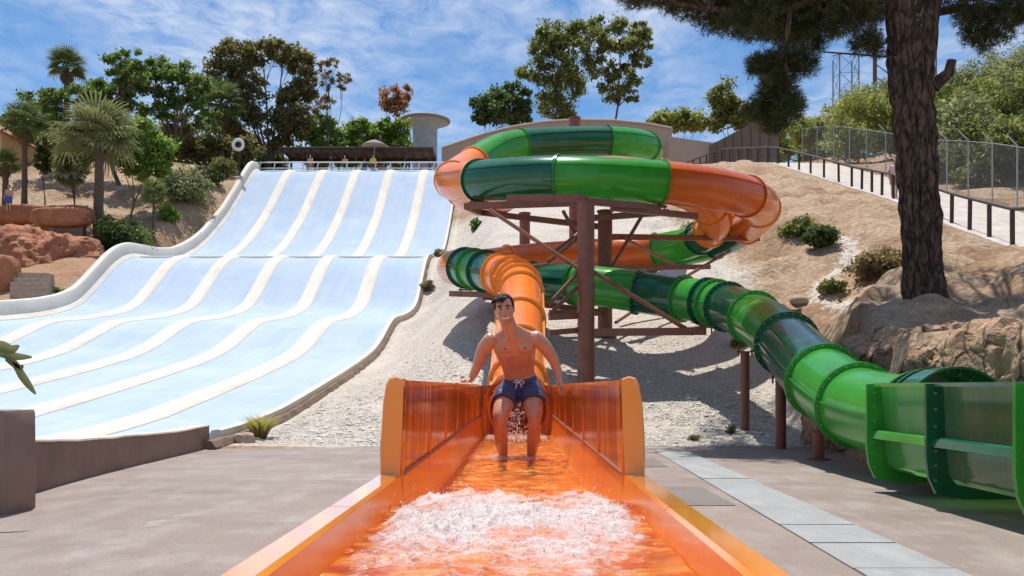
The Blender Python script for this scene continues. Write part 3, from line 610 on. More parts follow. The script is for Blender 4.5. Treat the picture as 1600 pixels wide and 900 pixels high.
# ------------------------------------------------------------------ water in the channels
def water_mat(name, tint):
    m = bpy.data.materials.new(name); m.use_nodes = True; t = m.node_tree; t.nodes.clear(); n = t.nodes.new; l = t.links.new
    o = n('ShaderNodeOutputMaterial'); tr = n('ShaderNodeBsdfTransparent'); tr.inputs[0].default_value = (*tint, 1)
    gl = n('ShaderNodeBsdfGlossy'); gl.inputs['Roughness'].default_value = .05; ms = n('ShaderNodeMixShader')
    fr = n('ShaderNodeFresnel'); fr.inputs['IOR'].default_value = 1.4; df = n('ShaderNodeBsdfDiffuse'); df.inputs[0].default_value = (.88, .42, .08, 1); m0 = n('ShaderNodeMixShader')
    tcn = n('ShaderNodeTexCoord'); mpn = n('ShaderNodeMapping'); mpn.inputs['Scale'].default_value = (1, 1.7, 1); l(tcn.outputs['Object'], mpn.inputs[0])
    nz = n('ShaderNodeTexNoise'); nz.inputs['Scale'].default_value = 7; nz.inputs['Detail'].default_value = 5; l(mpn.outputs[0], nz.inputs['Vector'])
    bn = n('ShaderNodeBump'); bn.inputs['Strength'].default_value = .8; bn.inputs['Distance'].default_value = .06; l(nz.outputs['Fac'], bn.inputs['Height'])
    l(bn.outputs[0], gl.inputs['Normal']); l(bn.outputs[0], fr.inputs['Normal'])
    mr_ = n('ShaderNodeMapRange'); mr_.inputs[1].default_value = .40; mr_.inputs[2].default_value = .72; mr_.inputs[4].default_value = .55; l(nz.outputs['Fac'], mr_.inputs[0]); l(mr_.outputs[0], m0.inputs[0]); l(tr.outputs[0], m0.inputs[1]); l(df.outputs[0], m0.inputs[2]); l(fr.outputs[0], ms.inputs[0]); l(m0.outputs[0], ms.inputs[1]); l(gl.outputs[0], ms.inputs[2]); l(ms.outputs[0], o.inputs[0]); return m
M['water'] = water_mat('channel_water', (.98, .94, .88))
def wz(x, y):
    a = .010 + .022 * math.exp(-((y - 8.8) / 2.2) ** 2) + .045 * math.exp(-((y - 4.6) / 1.2) ** 2)
    return .300 + .185 * (1 - sm(3.9, 5.2, y + .12 * fbm((x * 3, 1, 6)))) + a * fbm((x * 2.6, y * 3.6, 2)) + a * .45 * fbm((x * 8, y * 9, 5))
gx = np.linspace(-.536, .536, 46); gy = np.concatenate([np.arange(-.9, 2.6, .2), np.arange(2.6, 13.25, .035)])
V = [(float(x) * (1.03 - .03 * sm(4, 6, float(y))), float(y), wz(float(x), float(y))) for y in gy for x in gx]; a_ = len(gx)
F = [(j*a_+i, j*a_+i+1, (j+1)*a_+i+1, (j+1)*a_+i) for j in range(len(gy)-1) for i in range(a_-1)]
me = bpy.data.meshes.new('water'); me.from_pydata(V, [], F); wo = tag(link('water', me, None, M['water'], True), 'shallow rippling water flowing down the orange channel', 'water', kind='structure'); wo.scale.x = .935; wo.location.x = -.028

# churning foam: a lacy broken white sheet plus very fine droplets thrown up from it
def np_mesh(name, V, F):
    me = bpy.data.meshes.new(name); nv, nf, k = len(V), len(F), F.shape[1]
    me.vertices.add(nv); me.vertices.foreach_set('co', V.astype(np.float32).ravel())
    me.loops.add(nf * k); me.loops.foreach_set('vertex_index', F.astype(np.int32).ravel())
    me.polygons.add(nf); me.polygons.foreach_set('loop_start', np.arange(nf, dtype=np.int32) * k); me.update(calc_edges=True); me.validate(); return me
def foam_mat():
    m = bpy.data.materials.new('white_foam'); m.use_nodes = True; t = m.node_tree; b = t.nodes['Principled BSDF']; n = t.nodes.new; l = t.links.new
    b.inputs['Base Color'].default_value = (.92, .90, .88, 1); b.inputs['Roughness'].default_value = .5
    an = n('ShaderNodeAttribute'); an.attribute_name = 'Col'; tcn = n('ShaderNodeTexCoord')
    nz = n('ShaderNodeTexNoise'); nz.inputs['Scale'].default_value = 17; nz.inputs['Detail'].default_value = 9; nz.inputs['Roughness'].default_value = .72; nz.inputs['Distortion'].default_value = .8; l(tcn.outputs['Object'], nz.inputs['Vector'])
    a = n('ShaderNodeMath'); a.operation = 'MULTIPLY_ADD'; a.inputs[1].default_value = 2.2; l(nz.outputs['Fac'], a.inputs[0]); l(an.outputs['Fac'], a.inputs[2])
    r_ = n('ShaderNodeMapRange'); r_.inputs[1].default_value = 1.22; r_.inputs[2].default_value = 2.0; l(a.outputs[0], r_.inputs[0])
    tr = n('ShaderNodeBsdfTransparent'); tl = n('ShaderNodeBsdfTranslucent'); tl.inputs[0].default_value = (.9, .84, .8, 1)
    m1 = n('ShaderNodeMixShader'); m1.inputs[0].default_value = .28; l(b.outputs[0], m1.inputs[1]); l(tl.outputs[0], m1.inputs[2])
    ms = n('ShaderNodeMixShader'); l(r_.outputs[0], ms.inputs[0]); l(tr.outputs[0], ms.inputs[1]); l(m1.outputs[0], ms.inputs[2]); l(ms.outputs[0], t.nodes['Material Output'].inputs['Surface'])
    bn = n('ShaderNodeBump'); bn.inputs['Strength'].default_value = .9; bn.inputs['Distance'].default_value = .03; l(nz.outputs['Fac'], bn.inputs['Height']); l(bn.outputs[0], b.inputs['Normal']); return m
M['foam'] = foam_mat(); M['drop'] = mat('water_droplets', (.90, .87, .85), .15, trans=.35)
def foam_h(x, y):
    g = 1.12 * math.exp(-((y - 3.35 - .30 * fbm((x * 3, 0, 4))) / .72) ** 2) + .60 * math.exp(-((y - 4.55 - .10 * math.sin(x * 9)) / .42) ** 2)
    g *= 1 - sm(.42, .53, abs(x) + .05 * fbm((y * 4, 0, 1))); return g * (0.74 + .55 * fbm((x * 3.5, y * 3.5, 7)))
def foam_z(x, y, g): return wz(x, y) + max(0, g) * (.024 + .040 * fbm((x * 5, y * 5, 3)) + .028 * fbm((x * 17, y * 17, 8)) + .011 * fbm((x * 46, y * 46, 2))) + .004
gx = np.linspace(-.54, .54, 200); gy = np.concatenate([np.arange(1.9, 4.5, .0085), np.arange(4.5, 6.5, .0125)]); V = []; G_ = []
for y in gy:
    for x in gx:
        g = foam_h(float(x), float(y)); V.append((float(x), float(y), foam_z(float(x), float(y), g))); G_.append(g)
a_ = len(gx); G_ = np.array(G_); F = np.array([(j*a_+i, j*a_+i+1, (j+1)*a_+i+1, (j+1)*a_+i) for j in range(len(gy)-1) for i in range(a_-1)])
F = F[G_[F].max(1) > .10]; me = np_mesh('foam', np.array(V), F)
ca = me.color_attributes.new('Col', 'FLOAT_COLOR', 'POINT'); gg = np.clip(G_, 0, 1.2).astype(np.float32); ca.data.foreach_set('color', np.stack([gg, gg, gg, np.ones_like(gg)], 1).ravel())
foam = link('foam', me, None, M['foam'], True); tag(foam, 'white churning foam and droplets across the orange channel', 'foam', kind='stuff'); foam.scale.x = .935; foam.location.x = -.028
fc = []; fs = []; tries = 0
while len(fc) < 7000 and tries < 300000:
    tries += 1; x = random.uniform(-.52, .52); y = random.uniform(2.2, 6.2); g = foam_h(x, y)
    if random.random() > max(0, g - .15) * 1.4: continue
    s = random.choice((.0010, .0013, .0016, .002, .0026, .0036)); z = foam_z(x, y, g) + abs(random.gauss(0, .012)) + (random.random() ** 3 * .09 if random.random() < .10 else 0)
    fc.append((x, y, z)); fs.append(s)
for k in range(420):   # spray in the tube mouth, behind and between the legs
    x = random.gauss(-.01, .10); y = random.uniform(9.6, 13.0); fc.append((x, y, .32 + random.random() ** 1.1 * .52)); fs.append(random.uniform(.003, .009))
for k in range(2600):  # froth at the ankles and along the mouth
    if random.random() < .5: x = random.gauss(random.choice((-.152, .130)), .07); y = random.gauss(8.76, .12)
    else: x = random.uniform(-.45, .45); y = random.gauss(12.5, .45)
    fc.append((x, y, wz(x, min(y, 13.2)) + random.random() ** 2 * .03)); fs.append(random.uniform(.002, .007))
fc = np.array(fc); fs = np.array(fs); n_ = len(fc)
VV = (oct_[None] * fs[:, None, None] * rng.uniform(.7, 1.3, (n_, 1, 3)) + fc[:, None]).reshape(-1, 3)
of_ = np.array([(0,2,4),(2,1,4),(1,3,4),(3,0,4),(2,0,5),(1,2,5),(3,1,5),(0,3,5)]); FF = (of_[None] + (np.arange(n_) * 6)[:, None, None]).reshape(-1, 3)
dr = link('droplets', np_mesh('droplets', VV, FF), foam, M['drop'], True); dr['kind'] = 'stuff'

# ------------------------------------------------------------------ steel tower carrying the coil
tw = thing('steel_tower', (1.6, 23, 2.4), 'red-brown steel tower of columns, beams and braces under the coiled tubes', 'tower')
def column(x, y, z1, r):
    m = MB(); m.cyl((x, y, T(x, y) - .3), (x, y, z1), r, n=24); c = m.build('column', M['steel'], tw, True)
    m = MB(); m.cyl((x, y, T(x, y) - .05), (x, y, T(x, y) + .06), r + .10, n=24); m.build('base_plate', M['steel'], c)
    m = MB(); m.cyl((x, y, z1), (x, y, z1 + .03), r + .03, n=24); m.build('cap_plate', M['steel'], c)
    return c
column(1.46, 19.35, 4.98, .185); column(2.20, 22.75, 5.45, .185); column(2.02, 32.2, 10.65, .20); column(.22, 31, 7.0, .185)
def beam(a, b, w=.12, h=.14): m = MB(); m.obox(a, b, w, h); m.build('beam', M['steel'], tw)
def brace(a, b, r=.045): m = MB(); m.cyl(a, b, r, n=8); m.build('brace', M['steel'], tw, True)
B1, B2 = Vector((1.46, 19.35, 0)), Vector((2.20, 22.75, 0))
def h1(z): return Vector((1.46, 19.35, z))
def h2(z): return Vector((2.20, 22.75, z))
beam((-1.2, 20.7, 5.18), (1.46, 20.2, 5.16)); beam((-.25, 19.9, 5.20), (1.46, 19.45, 5.10)); beam((1.46, 19.5, 5.05), (3.3, 21.0, 5.20)); beam((1.5, 22.4, 5.2), (3.6, 21.5, 5.2))
beam((-1.2, 20.7, 5.18), (-1.0, 23.6, 5.60)); beam((-1.0, 23.6, 5.60), (2.1, 22.9, 5.1)); beam((2.1, 20.2, 5.05), (4.3, 21.6, 5.12))
brace(px(765, 328, 69), h1(3.45)); brace(px(865, 395, 69), px(925, 348, 64)); brace(px(855, 410, 66), px(912, 365, 66))
brace(h2(3.75), px(1010, 325, 65)); brace(px(880, 330, 66), h2(3.55))
beam(px(958, 370, 61), px(1185, 373, 54)); beam(px(956, 418, 58), px(1108, 417, 52)); brace(px(975, 372, 61), px(1052, 413, 55)); brace(px(1070, 433, 60), px(1140, 392, 53))
beam(h1(2.18), (4.02, 19.2, 2.20), .13, .16); brace(px(928, 425, 72), px(1072, 514, 72.5), .05)
brace(px(858, 475, 73), px(905, 424, 72)); brace(px(858, 492, 73), px(908, 443, 72)); beam(px(858, 496, 73), px(903, 494, 72), .1, .12); beam(px(858, 520, 73), px(905, 516, 72), .1, .12)
beam(px(860, 488, 66), px(938, 490, 62), .1, .12); brace(px(962, 504, 62), px(992, 484, 60))
beam((-1.75, 23.2, 3.42), (-.1, 21.9, 3.25), .14, .14); beam((-.9, 22.7, 3.30), (2.1, 22.75, 2.9), .12, .14)
for (p, zt_) in (((4.02, 19.2), 2.34), ((-1.35, 22.9), 3.54), ((3.3, 21.0), 5.28), ((-1.05, 22.2), 5.62)):
    m = MB(); m.obox((p[0] - .18, p[1], zt_ - .05), (p[0] + .18, p[1], zt_ - .05), .16, .03); m.cyl((p[0] - .12, p[1], zt_ - .2), (p[0] - .12, p[1], zt_ + .03), .018, n=8); m.cyl((p[0] + .12, p[1], zt_ - .2), (p[0] + .12, p[1], zt_ + .03), .018, n=8); m.build('saddle', M['steel'], tw)
# posts under the green run-down
def post(name, x, y, z1, r, label):
    t = thing(name, (x, y, 0), label, 'post', 'posts under the green tube'); z0 = max(T(x, y), 0)
    m = MB(); m.cyl((x, y, z0 - .3), (x, y, z1), r, n=20); m.build('pole', M['steel'], t, True)
    m = MB(); m.box((x - .17, y - .1, z1 + .001), (x + .17, y + .1, z1 + .022)); m.build('saddle_plate', M['steel'], t)
    for s in (-1, 1):
        m = MB(); m.cyl((x + s * .13, y, z1 - .08), (x + s * .13, y, z1 + .14), .016, n=8); m.cyl((x + s * .13, y, z1 + .023), (x + s * .13, y, z1 + .045), .03, n=6); m.build('bolt', M['steel'], t)
post('support_post', 4.30, 17.0, 1.66, .085, 'taller red-brown steel post under the green tube, standing in the gravel')
post('support_post', 4.26, 14.55, 1.14, .085, 'shorter red-brown steel post under the green tube, beside the rock bank')
t = thing('pedestal', (4.14, 12.35, 0), 'stubby red-brown bolted pedestal on the concrete under the green tube', 'pedestal')
m = MB(); m.cyl((4.14, 12.35, .004), (4.14, 12.35, .025), .15, n=20); m.build('base_plate', M['steel'], t)
m = MB(); m.cyl((4.14, 12.35, .025), (4.14, 12.35, .36), .075, n=20); m.build('pole', M['steel'], t, True)
m = MB(); m.cyl((4.14, 12.35, .36), (4.14, 12.35, .385), .095, n=20); m.build('cap_plate', M['steel'], t)
m = MB(); m.cyl((4.14, 12.35, .385), (4.14, 12.35, .60), .024, n=10); m.cyl((4.14, 12.35, .42), (4.14, 12.35, .46), .05, n=6); m.cyl((4.14, 12.35, .50), (4.14, 12.35, .53), .06, n=6); m.build('threaded_rod', M['steel'], t)
# ------------------------------------------------------------------ foliage tools
def leaf_mesh(name, C, size, pal, flat=0.0, aspect=0.55, up=0.0):
    """C: leaf centres (n,3). each leaf is a small folded quad with its own colour"""
    n = len(C); d = rng.normal(size=(n, 3)); d[:, 2] = d[:, 2] * (1 - flat) + up; d /= np.linalg.norm(d, axis=1)[:, None]
    r = rng.normal(size=(n, 3)); u = np.cross(d, r); u /= np.linalg.norm(u, axis=1)[:, None]
    s = size * rng.uniform(.6, 1.35, (n, 1))
    V = np.stack([C - d * s, C + u * s * aspect, C + d * s, C - u * s * aspect], 1).reshape(-1, 3)
    F = np.arange(n * 4).reshape(-1, 4); me = np_mesh(name, V, F)
    pal = np.array(pal); w_ = rng.random((n, 1)); i = rng.integers(0, len(pal), n); j = rng.integers(0, len(pal), n)
    c = (pal[i] * w_ + pal[j] * (1 - w_)) * rng.uniform(.8, 1.2, (n, 1))
    c = np.repeat(np.concatenate([c, np.ones((n, 1))], 1), 4, 0).astype(np.float32)
    ca = me.color_attributes.new('Col', 'FLOAT_COLOR', 'POINT'); ca.data.foreach_set('color', c.ravel()); return me
def clumps(lobes, n, tw=14, spread=.20, shell=.55):
    """leaf centres gathered in twig clumps spread through ellipsoid lobes (cx,cy,cz,rx,ry,rz)"""
    out_ = []; tips = []; vol = np.array([(l[3] * l[4] * l[5]) ** (2 / 3) for l in lobes]); vol = vol / vol.sum()
    for l, v in zip(lobes, vol):
        c = np.array(l[:3]); r = np.array(l[3:6]); k = max(4, int(n * v)); nt_ = max(4, int(tw))
        d = rng.normal(size=(nt_, 3)); d /= np.linalg.norm(d, axis=1)[:, None]
        tp = c + d * r * (shell + (1 - shell) * rng.random((nt_, 1)) ** .6); tips.append(tp)
        i = rng.integers(0, nt_, k); rs = r.mean() * spread * rng.uniform(.6, 1.5, nt_)
        out_.append(tp[i] + rng.normal(size=(k, 3)) * rs[i][:, None] * np.array([1, 1, .75]))
    return np.concatenate(out_), tips
GREENS = dict(
    olive=[(.148,.182,.061),(.227,.244,.086),(.096,.131,.043)], pine=[(.104,.174,.049),(.174,.260,.070),(.078,.122,.035)], bright=[(0.150,0.259,0.044),(0.212,0.312,0.066),(0.088,0.161,0.030)],
    dark=[(.061,.104,.035),(.104,.148,.052),(.043,.070,.028)], eucal=[(.148,.148,.061),(.096,.104,.046),(.209,.192,.086)], grey=[(.192,.227,.122),(.260,.278,.157),(.122,.157,.086)],
    yellow=[(0.251,0.285,0.086),(0.187,0.230,0.070),(0.312,0.339,0.125)], brown=[(.295,.148,.078),(.227,.139,.078),(.348,.209,.104)], dry=[(.227,.174,.104),(.157,.139,.070),(.295,.244,.157)], palm=[(.157,.244,.070),(.260,.348,.104),(.104,.174,.052)])
def tree(name, base, lobes, label, cat, pal, n=2500, size=.17, tr=.16, group=None, fork=.45, limbs=True, tw=22, spread=.26, aspect=.55, bark='trunk'):
    n = int(n * 2.3); tr = tr * .5; size = size * .92
    base = Vector(base); t = thing(name, base, label, cat, group)
    C, tips = clumps(lobes, n, tw, spread)
    link('crown', leaf_mesh('crown', C - np.array(base), size, GREENS[pal], aspect=aspect), t, M['leaf'])
    m = MB(); top = Vector(np.mean([l[:3] for l in lobes], 0).tolist()); lowz = min(l[2] - l[5] * .6 for l in lobes)
    fk = base.lerp(Vector((top.x, top.y, max(lowz, base.z + .3))), fork if limbs else .9)
    fk += Vector((random.uniform(-.15, .15), random.uniform(-.15, .15), 0)) * (fk.z - base.z) * .3
    m.tube([base - Vector((0, 0, .3)), base.lerp(fk, .35) + Vector((random.uniform(-.06, .06) * fk.z * .1, 0, 0)), base.lerp(fk, .7), fk], [tr * 1.25, tr, tr * .9, tr * .8], 9)
    if limbs:
        for l, tp in zip(lobes, tips):
            c = Vector(l[:3]); mid = fk.lerp(c, .5) + Vector((random.uniform(-.2, .2), random.uniform(-.2, .2), .12)) * (c - fk).length * .35
            P, _ = spline([fk - Vector((0, 0, tr)), mid, c], 4); m.tube(P, [tr * (.55 - .4 * i / (len(P) - 1)) for i in range(len(P))], 6)
            for q in tp[: min(9, len(tp))]:
                q = Vector(q.tolist()); s0 = mid.lerp(c, random.uniform(.2, 1)); m.tube([s0, s0.lerp(q, .55) + Vector((0, 0, .04)) * (q - s0).length, q], [tr * .16, tr * .11, tr * .05], 4)
    m.build('trunk', M[bark], t, True); return t
def plob(L_, Y, dep=.8, jit=.6):
    """lobes given as they appear (x, y, rx, ry) for something standing Y metres off"""
    p = FPX / Y; o = []
    for (x, y, rx, ry) in L_:
        a = px(x, y, p); k = (rx + ry) / 2 / p; o.append((a.x, a.y + random.uniform(-jit, jit) * k * 1.6, a.z, rx / p, k * dep, ry / p))
    return o
def shrub(name, x, y, Y, rx, ry, label, pal, n=900, size=.10, group='shrubs on the slopes', stems=True):
    p = FPX / Y; c = px(x, y, p); b = Vector((c.x, Y, T(c.x, Y))); a, h = rx / p, ry / p
    zc = b.z + h * .6
    L_ = [(b.x + random.uniform(-.45, .45) * a, Y + random.uniform(-.4, .4) * a, zc + random.uniform(-.25, .3) * h, a * random.uniform(.5, .75), a * .6, h * random.uniform(.55, .8)) for _ in range(5)]
    return tree(name, b, L_, label, 'shrub', pal, n, size, .035, group, .3, True, 12, .24)

# ------------------------------------------------------------------ right bank: sculpted rock, pine, walkway, railing, fence
def rock(name, c, size, seed, label, mm_, cat='rock', amp=.16, crack=.10, n=34, box=3.2, parent=None, fs=1.0):
    c = Vector(c); sx, sy, sz = size; m = MB(); rings = []
    for i in range(n + 1):
        ph = -math.pi / 2 + math.pi * (i + .03) / (n + .06); rg = []
        for j in range(n * 2):
            th = math.pi * j / n; d = Vector((math.cos(ph) * math.cos(th), math.cos(ph) * math.sin(th), math.sin(ph)))
            k = (abs(d.x) ** box + abs(d.y) ** box + abs(d.z) ** box) ** (-1 / box); p = Vector((d.x * k * sx, d.y * k * sy, d.z * k * sz)); q = (p + c) * fs
            r = 1 + amp * fbm((q.x * .8 + seed, q.y * .8, q.z * .8), 5) + amp * .3 * fbm((q.x * 3 + seed, q.y * 3, q.z * 3), 4)
            v = abs(noise.noise(Vector((q.x * 1.5 + seed * 2, q.y * 1.5, q.z * .9 + 4)))); r -= crack * max(0, 1 - v / .10); v = abs(noise.noise(Vector((q.x * 3.7 + seed, q.y * 3.7, q.z * 2.2)))); r -= crack * .5 * max(0, 1 - v / .12); r += amp * .12 * fbm((q.x * 9, q.y * 9, q.z * 9), 3)
            rg.append(c + p * r)
        rings.append(rg)
    m.loft(rings); o = m.build(name, mm_, parent, True)
    return tag(o, label, cat) if parent is None else o
rock('rock_outcrop', (5.85, 9.5, .75), (.85, 1.75, .98), 3.3, 'pale tan sculpted rock with deep cracks behind the green trough', M['rock_tan'], amp=.12, crack=.12, n=80, box=6)
rock('rock_outcrop', (5.95, 12.9, .75), (1.05, 1.95, 1.05), 8.1, 'large shaded brown rock face below the pine, behind the green tube', M['rock_tan'], amp=.18, crack=.10, n=80, box=4)
rock('rock_outcrop', (5.75, 15.2, .35), (.75, .9, .75), 5.2, 'low crumbling brown rock at the bank foot beside the shorter post', M['rock_tan'], amp=.25, crack=.05, n=30, box=3)
for (x, y, Y, s, lb) in ((1385, 425, 20, .16, 'small brown stone lying on the bank left of the pine'), (1322, 424, 20, .22, 'two-lobed brown stone half buried on the bank below the dry bush'), (1530, 372, 24.5, .28, 'flat whitish stone beside the walkway fence foot'), (1250, 388, 25, .2, 'pale stone on the washed track of the bank')):
    p = at(x, y, Y); rock('stone', (p.x, Y, T(p.x, Y) + s * .2), (s * 1.3, s, s * .6), x * .1, lb, M['stone'], 'stone', .25, .03, 12, 2.4)

def pine():
    base = Vector((6.83, 15, T(6.83, 15) - .05)); t = thing('pine_tree', base, 'tall dark pine with rough bark standing on the bank at right', 'tree')
    def trunkpath(pts, rads, nr, ns, amp):
        P, _ = spline(pts, nr); n = len(P); rr = [interp([(i / (len(rads) - 1), r) for i, r in enumerate(rads)], k / (n - 1)) for k in range(n)]; rings = []; ref = Vector((0, -1, 0))
        for i, p in enumerate(P):
            d = (P[min(i + 1, n - 1)] - P[max(i - 1, 0)]).normalized(); a = d.cross(ref).normalized(); b = a.cross(d).normalized(); rg = []
            for k in range(ns):
                th = 2 * math.pi * k / ns; q = a * math.cos(th) + b * math.sin(th)
                v = noise.noise(Vector((math.cos(th) * 4.2, math.sin(th) * 4.2, p.z * 1.25))); v2 = noise.noise(Vector((math.cos(th) * 11, math.sin(th) * 11, p.z * 4.2)))
                r = rr[i] * (1 + amp * (abs(v) * 2 - .5) + amp * .8 * v2 + .05 * noise.noise(Vector((math.cos(th), math.sin(th), p.z * .5))))
                rg.append(p + q * r)
            rings.append(rg)
        return rings
    m = MB(); m.loft(trunkpath([(6.86, 15, base.z - .4), (6.81, 15, base.z + .15), (6.73, 15, 3.6), (6.66, 15, 4.9), (6.57, 15, 6.2), (6.52, 15, 6.9)], [.46, .35, .295, .285, .295, .325, .36, .33], 30, 90, .19))
    tk = m.build('trunk', M['bark'], t, True)
    m = MB(); m.loft(trunkpath([(6.50, 15, 6.5), (6.38, 14.95, 7.2), (6.25, 14.9, 8.2), (5.9, 14.8, 10)], [.26, .23, .2, .13], 12, 40, .12)); m.build('limb', M['bark'], t, True)
    m = MB(); m.loft(trunkpath([(6.72, 15.05, 6.5), (6.86, 15.1, 7.3), (7.1, 15.2, 8.6), (7.6, 15.3, 10.4)], [.26, .23, .2, .13], 12, 40, .12)); m.build('limb', M['bark'], t, True)
    m = MB(); m.tube([(6.9, 14.9, 6.0), (7.12, 14.82, 6.2), (7.16, 14.8, 6.4)], [.12, .09, .075], 9); m.build('stub', M['bark'], t, True); m = MB(); m.tube([(6.5, 14.85, 6.4), (6.2, 14.8, 6.45), (5.0, 14.7, 6.5)], [.03, .02, .012], 6); m.build('dead_branch', M['bark'], t, True); m = MB(); m.tube([(6.5,14.8,3.5),(6.36,14.7,3.53),(6.25,14.65,3.6)],[.035,.02,.008],6); m.build('stub', M['bark'], t, True)
    # needle puffs
    puffs = []
    def pp(x, y, r, dn=1.0, dY=None):
        Y = 15 + (random.uniform(-.3, 2.8) if dY is None else dY); p = at(x, y, Y); puffs.append((p.x, Y, p.z, r / 93.3, dn))
    low = [(985, -14), (1040, -4), (1080, 16), (1120, 36), (1170, 44), (1230, 58), (1280, 48), (1330, 34), (1375, 22)]
    for k in range(190):
        x = random.uniform(985, 1380); y = random.uniform(-150, interp(low, x)); pp(x, y, random.uniform(20, 34), 1.0 if x < 1270 else .5)
    for x in range(990, 1380, 13): pp(x, interp(low, x) - 2, random.uniform(16, 24), .9 if x < 1270 else .5)
    for x, y, r in ((1192, 100, 15), (1186, 112, 15), (1203, 112, 16), (1180, 104, 10), (1245, 92, 18), (1262, 105, 16), (1240, 112, 17), (1222, 96, 18), (1214, 124, 17), (1222, 140, 20), (1205, 142, 20), (1216, 160, 26), (1196, 164, 22), (1232, 160, 20), (1180, 176, 17), (1202, 184, 25), (1228, 182, 24), (1242, 172, 15), (1214, 196, 17), (1275, 75, 12), (1345, 72, 16), (1360, 66, 14), (1370, 80, 10)): pp(x, y - 4, r * .88, 1.4, random.uniform(-.35, .25))
    for x, y, r in ((1492, 0, 20), (1515, 12, 26), (1545, 10, 34), (1580, 0, 34), (1600, 14, 26), (1535, 40, 30), (1560, 46, 26), (1520, 52, 18), (1545, 62, 16), (1505, 25, 14), (1620, 20, 30), (1570, 30, 22)): pp(x, y, r, 1.0, random.uniform(-.6, .6))
    big = []  # unseen crown above the frame, spread back to throw shade on the bank
    for k in range(120):
        a = random.random() * 6.283; q = random.random() ** .5; X_ = 7.2 + math.cos(a) * q * 5.6; Y_ = 17.2 + math.sin(a) * q * 4.6; r_ = random.uniform(.55, .9); big.append((X_, Y_, max(8.6, 1.3 + .455 * Y_ + r_) + 3.0 * (1 - q * q) * random.random(), r_))
    V = []; cols = []
    def sprigs(c, r, ns, nn, ln, wd, shell):
        d = rng.normal(size=(ns, 3)); d /= np.linalg.norm(d, axis=1)[:, None]; P = np.array(c) + d * r * (shell + (1 - shell) * rng.random((ns, 1)) ** .5) * np.array([1, 1, .85])
        ax = d + np.array([0, 0, .35]); ax /= np.linalg.norm(ax, axis=1)[:, None]
        P = np.repeat(P, nn, 0); ax = np.repeat(ax, nn, 0); k = ns * nn
        P = P + ax * rng.uniform(-.05, .10, (k, 1)); q = rng.normal(size=(k, 3)); q -= ax * (q * ax).sum(1)[:, None]; q /= np.linalg.norm(q, axis=1)[:, None]
        nd = ax * rng.uniform(.25, 1.0, (k, 1)) + q; nd /= np.linalg.norm(nd, axis=1)[:, None]; sd = np.cross(nd, rng.normal(size=(k, 3))); sd /= np.linalg.norm(sd, axis=1)[:, None]
        l_ = ln * rng.uniform(.7, 1.2, (k, 1)); V.append(np.stack([P - sd * wd, P + sd * wd, P + nd * l_], 1))
        c_ = np.array([(.060, .075, .024), (.085, .10, .034), (.040, .052, .020), (.11, .10, .045)])[rng.integers(0, 4, ns)]; cols.append(np.repeat(np.repeat(c_, nn, 0), 3, 0))
    for (x, y, z, r, dn) in puffs: sprigs((x, y, z), r, max(8, int(120 * dn * r / .3)), 13, .115, .0055, .25)
    for (x, y, z, r) in big: sprigs((x, y, z), r, 46, 9, .26, .013, .2)
    V = np.concatenate(V).reshape(-1, 3); cols = np.concatenate(cols); F = np.arange(len(V)).reshape(-1, 3)
    me = np_mesh('crown', V - np.array(base), F); ca = me.color_attributes.new('Col', 'FLOAT_COLOR', 'POINT')
    ca.data.foreach_set('color', np.concatenate([cols, np.ones((len(cols), 1))], 1).astype(np.float32).ravel()); link('crown', me, t, M['needle'])
    m = MB()
    hubs = [Vector((6.3, 14.9, 7.9)), Vector((6.95, 15.15, 7.9)), Vector((5.2, 14.8, 8.2))]
    m.tube([(6.3, 14.9, 7.6), (5.2, 14.8, 7.5), (4.2, 14.9, 7.2), (3.2, 14.9, 7.3), (2.2, 15, 7.5)], [.10, .08, .06, .04, .02], 7)
    m.tube([(4.5, 14.85, 7.25), (4.42, 14.8, 6.7), (4.40, 14.75, 6.2), (4.33, 14.7, 5.5)], [.05, .04, .03, .015], 6); m.tube([(6.9, 15.1, 7.3), (7.6, 15.1, 7.4), (8.4, 15.0, 7.3)], [.08, .05, .02], 6)
    for (x, y, z, r, dn) in puffs:
        q = Vector((x, y, z)); h = min(([Vector((4.2, 14.9, 7.2)), Vector((3.2, 14.9, 7.3)), Vector((5.2, 14.8, 7.5)), Vector((4.41, 14.78, 6.4)), Vector((4.36, 14.72, 5.8)), Vector((7.6, 15.1, 7.4)), Vector((8.3, 15, 7.3))] + hubs), key=lambda a: (a - q).length)
        m.tube([h, h.lerp(q, .5) + Vector((random.uniform(-.1, .1), 0, random.uniform(-.05, .12))), q], [.022, .014, .006], 5)
    for (x, y, z, r) in big:
        q = Vector((x, y, z)); h = min(hubs, key=lambda a: (a - q).length); m.tube([h, h.lerp(q, .5) + Vector((0, 0, .15)), q], [.06, .04, .015], 5)
    m.build('branches', M['bark'], t)
pine()

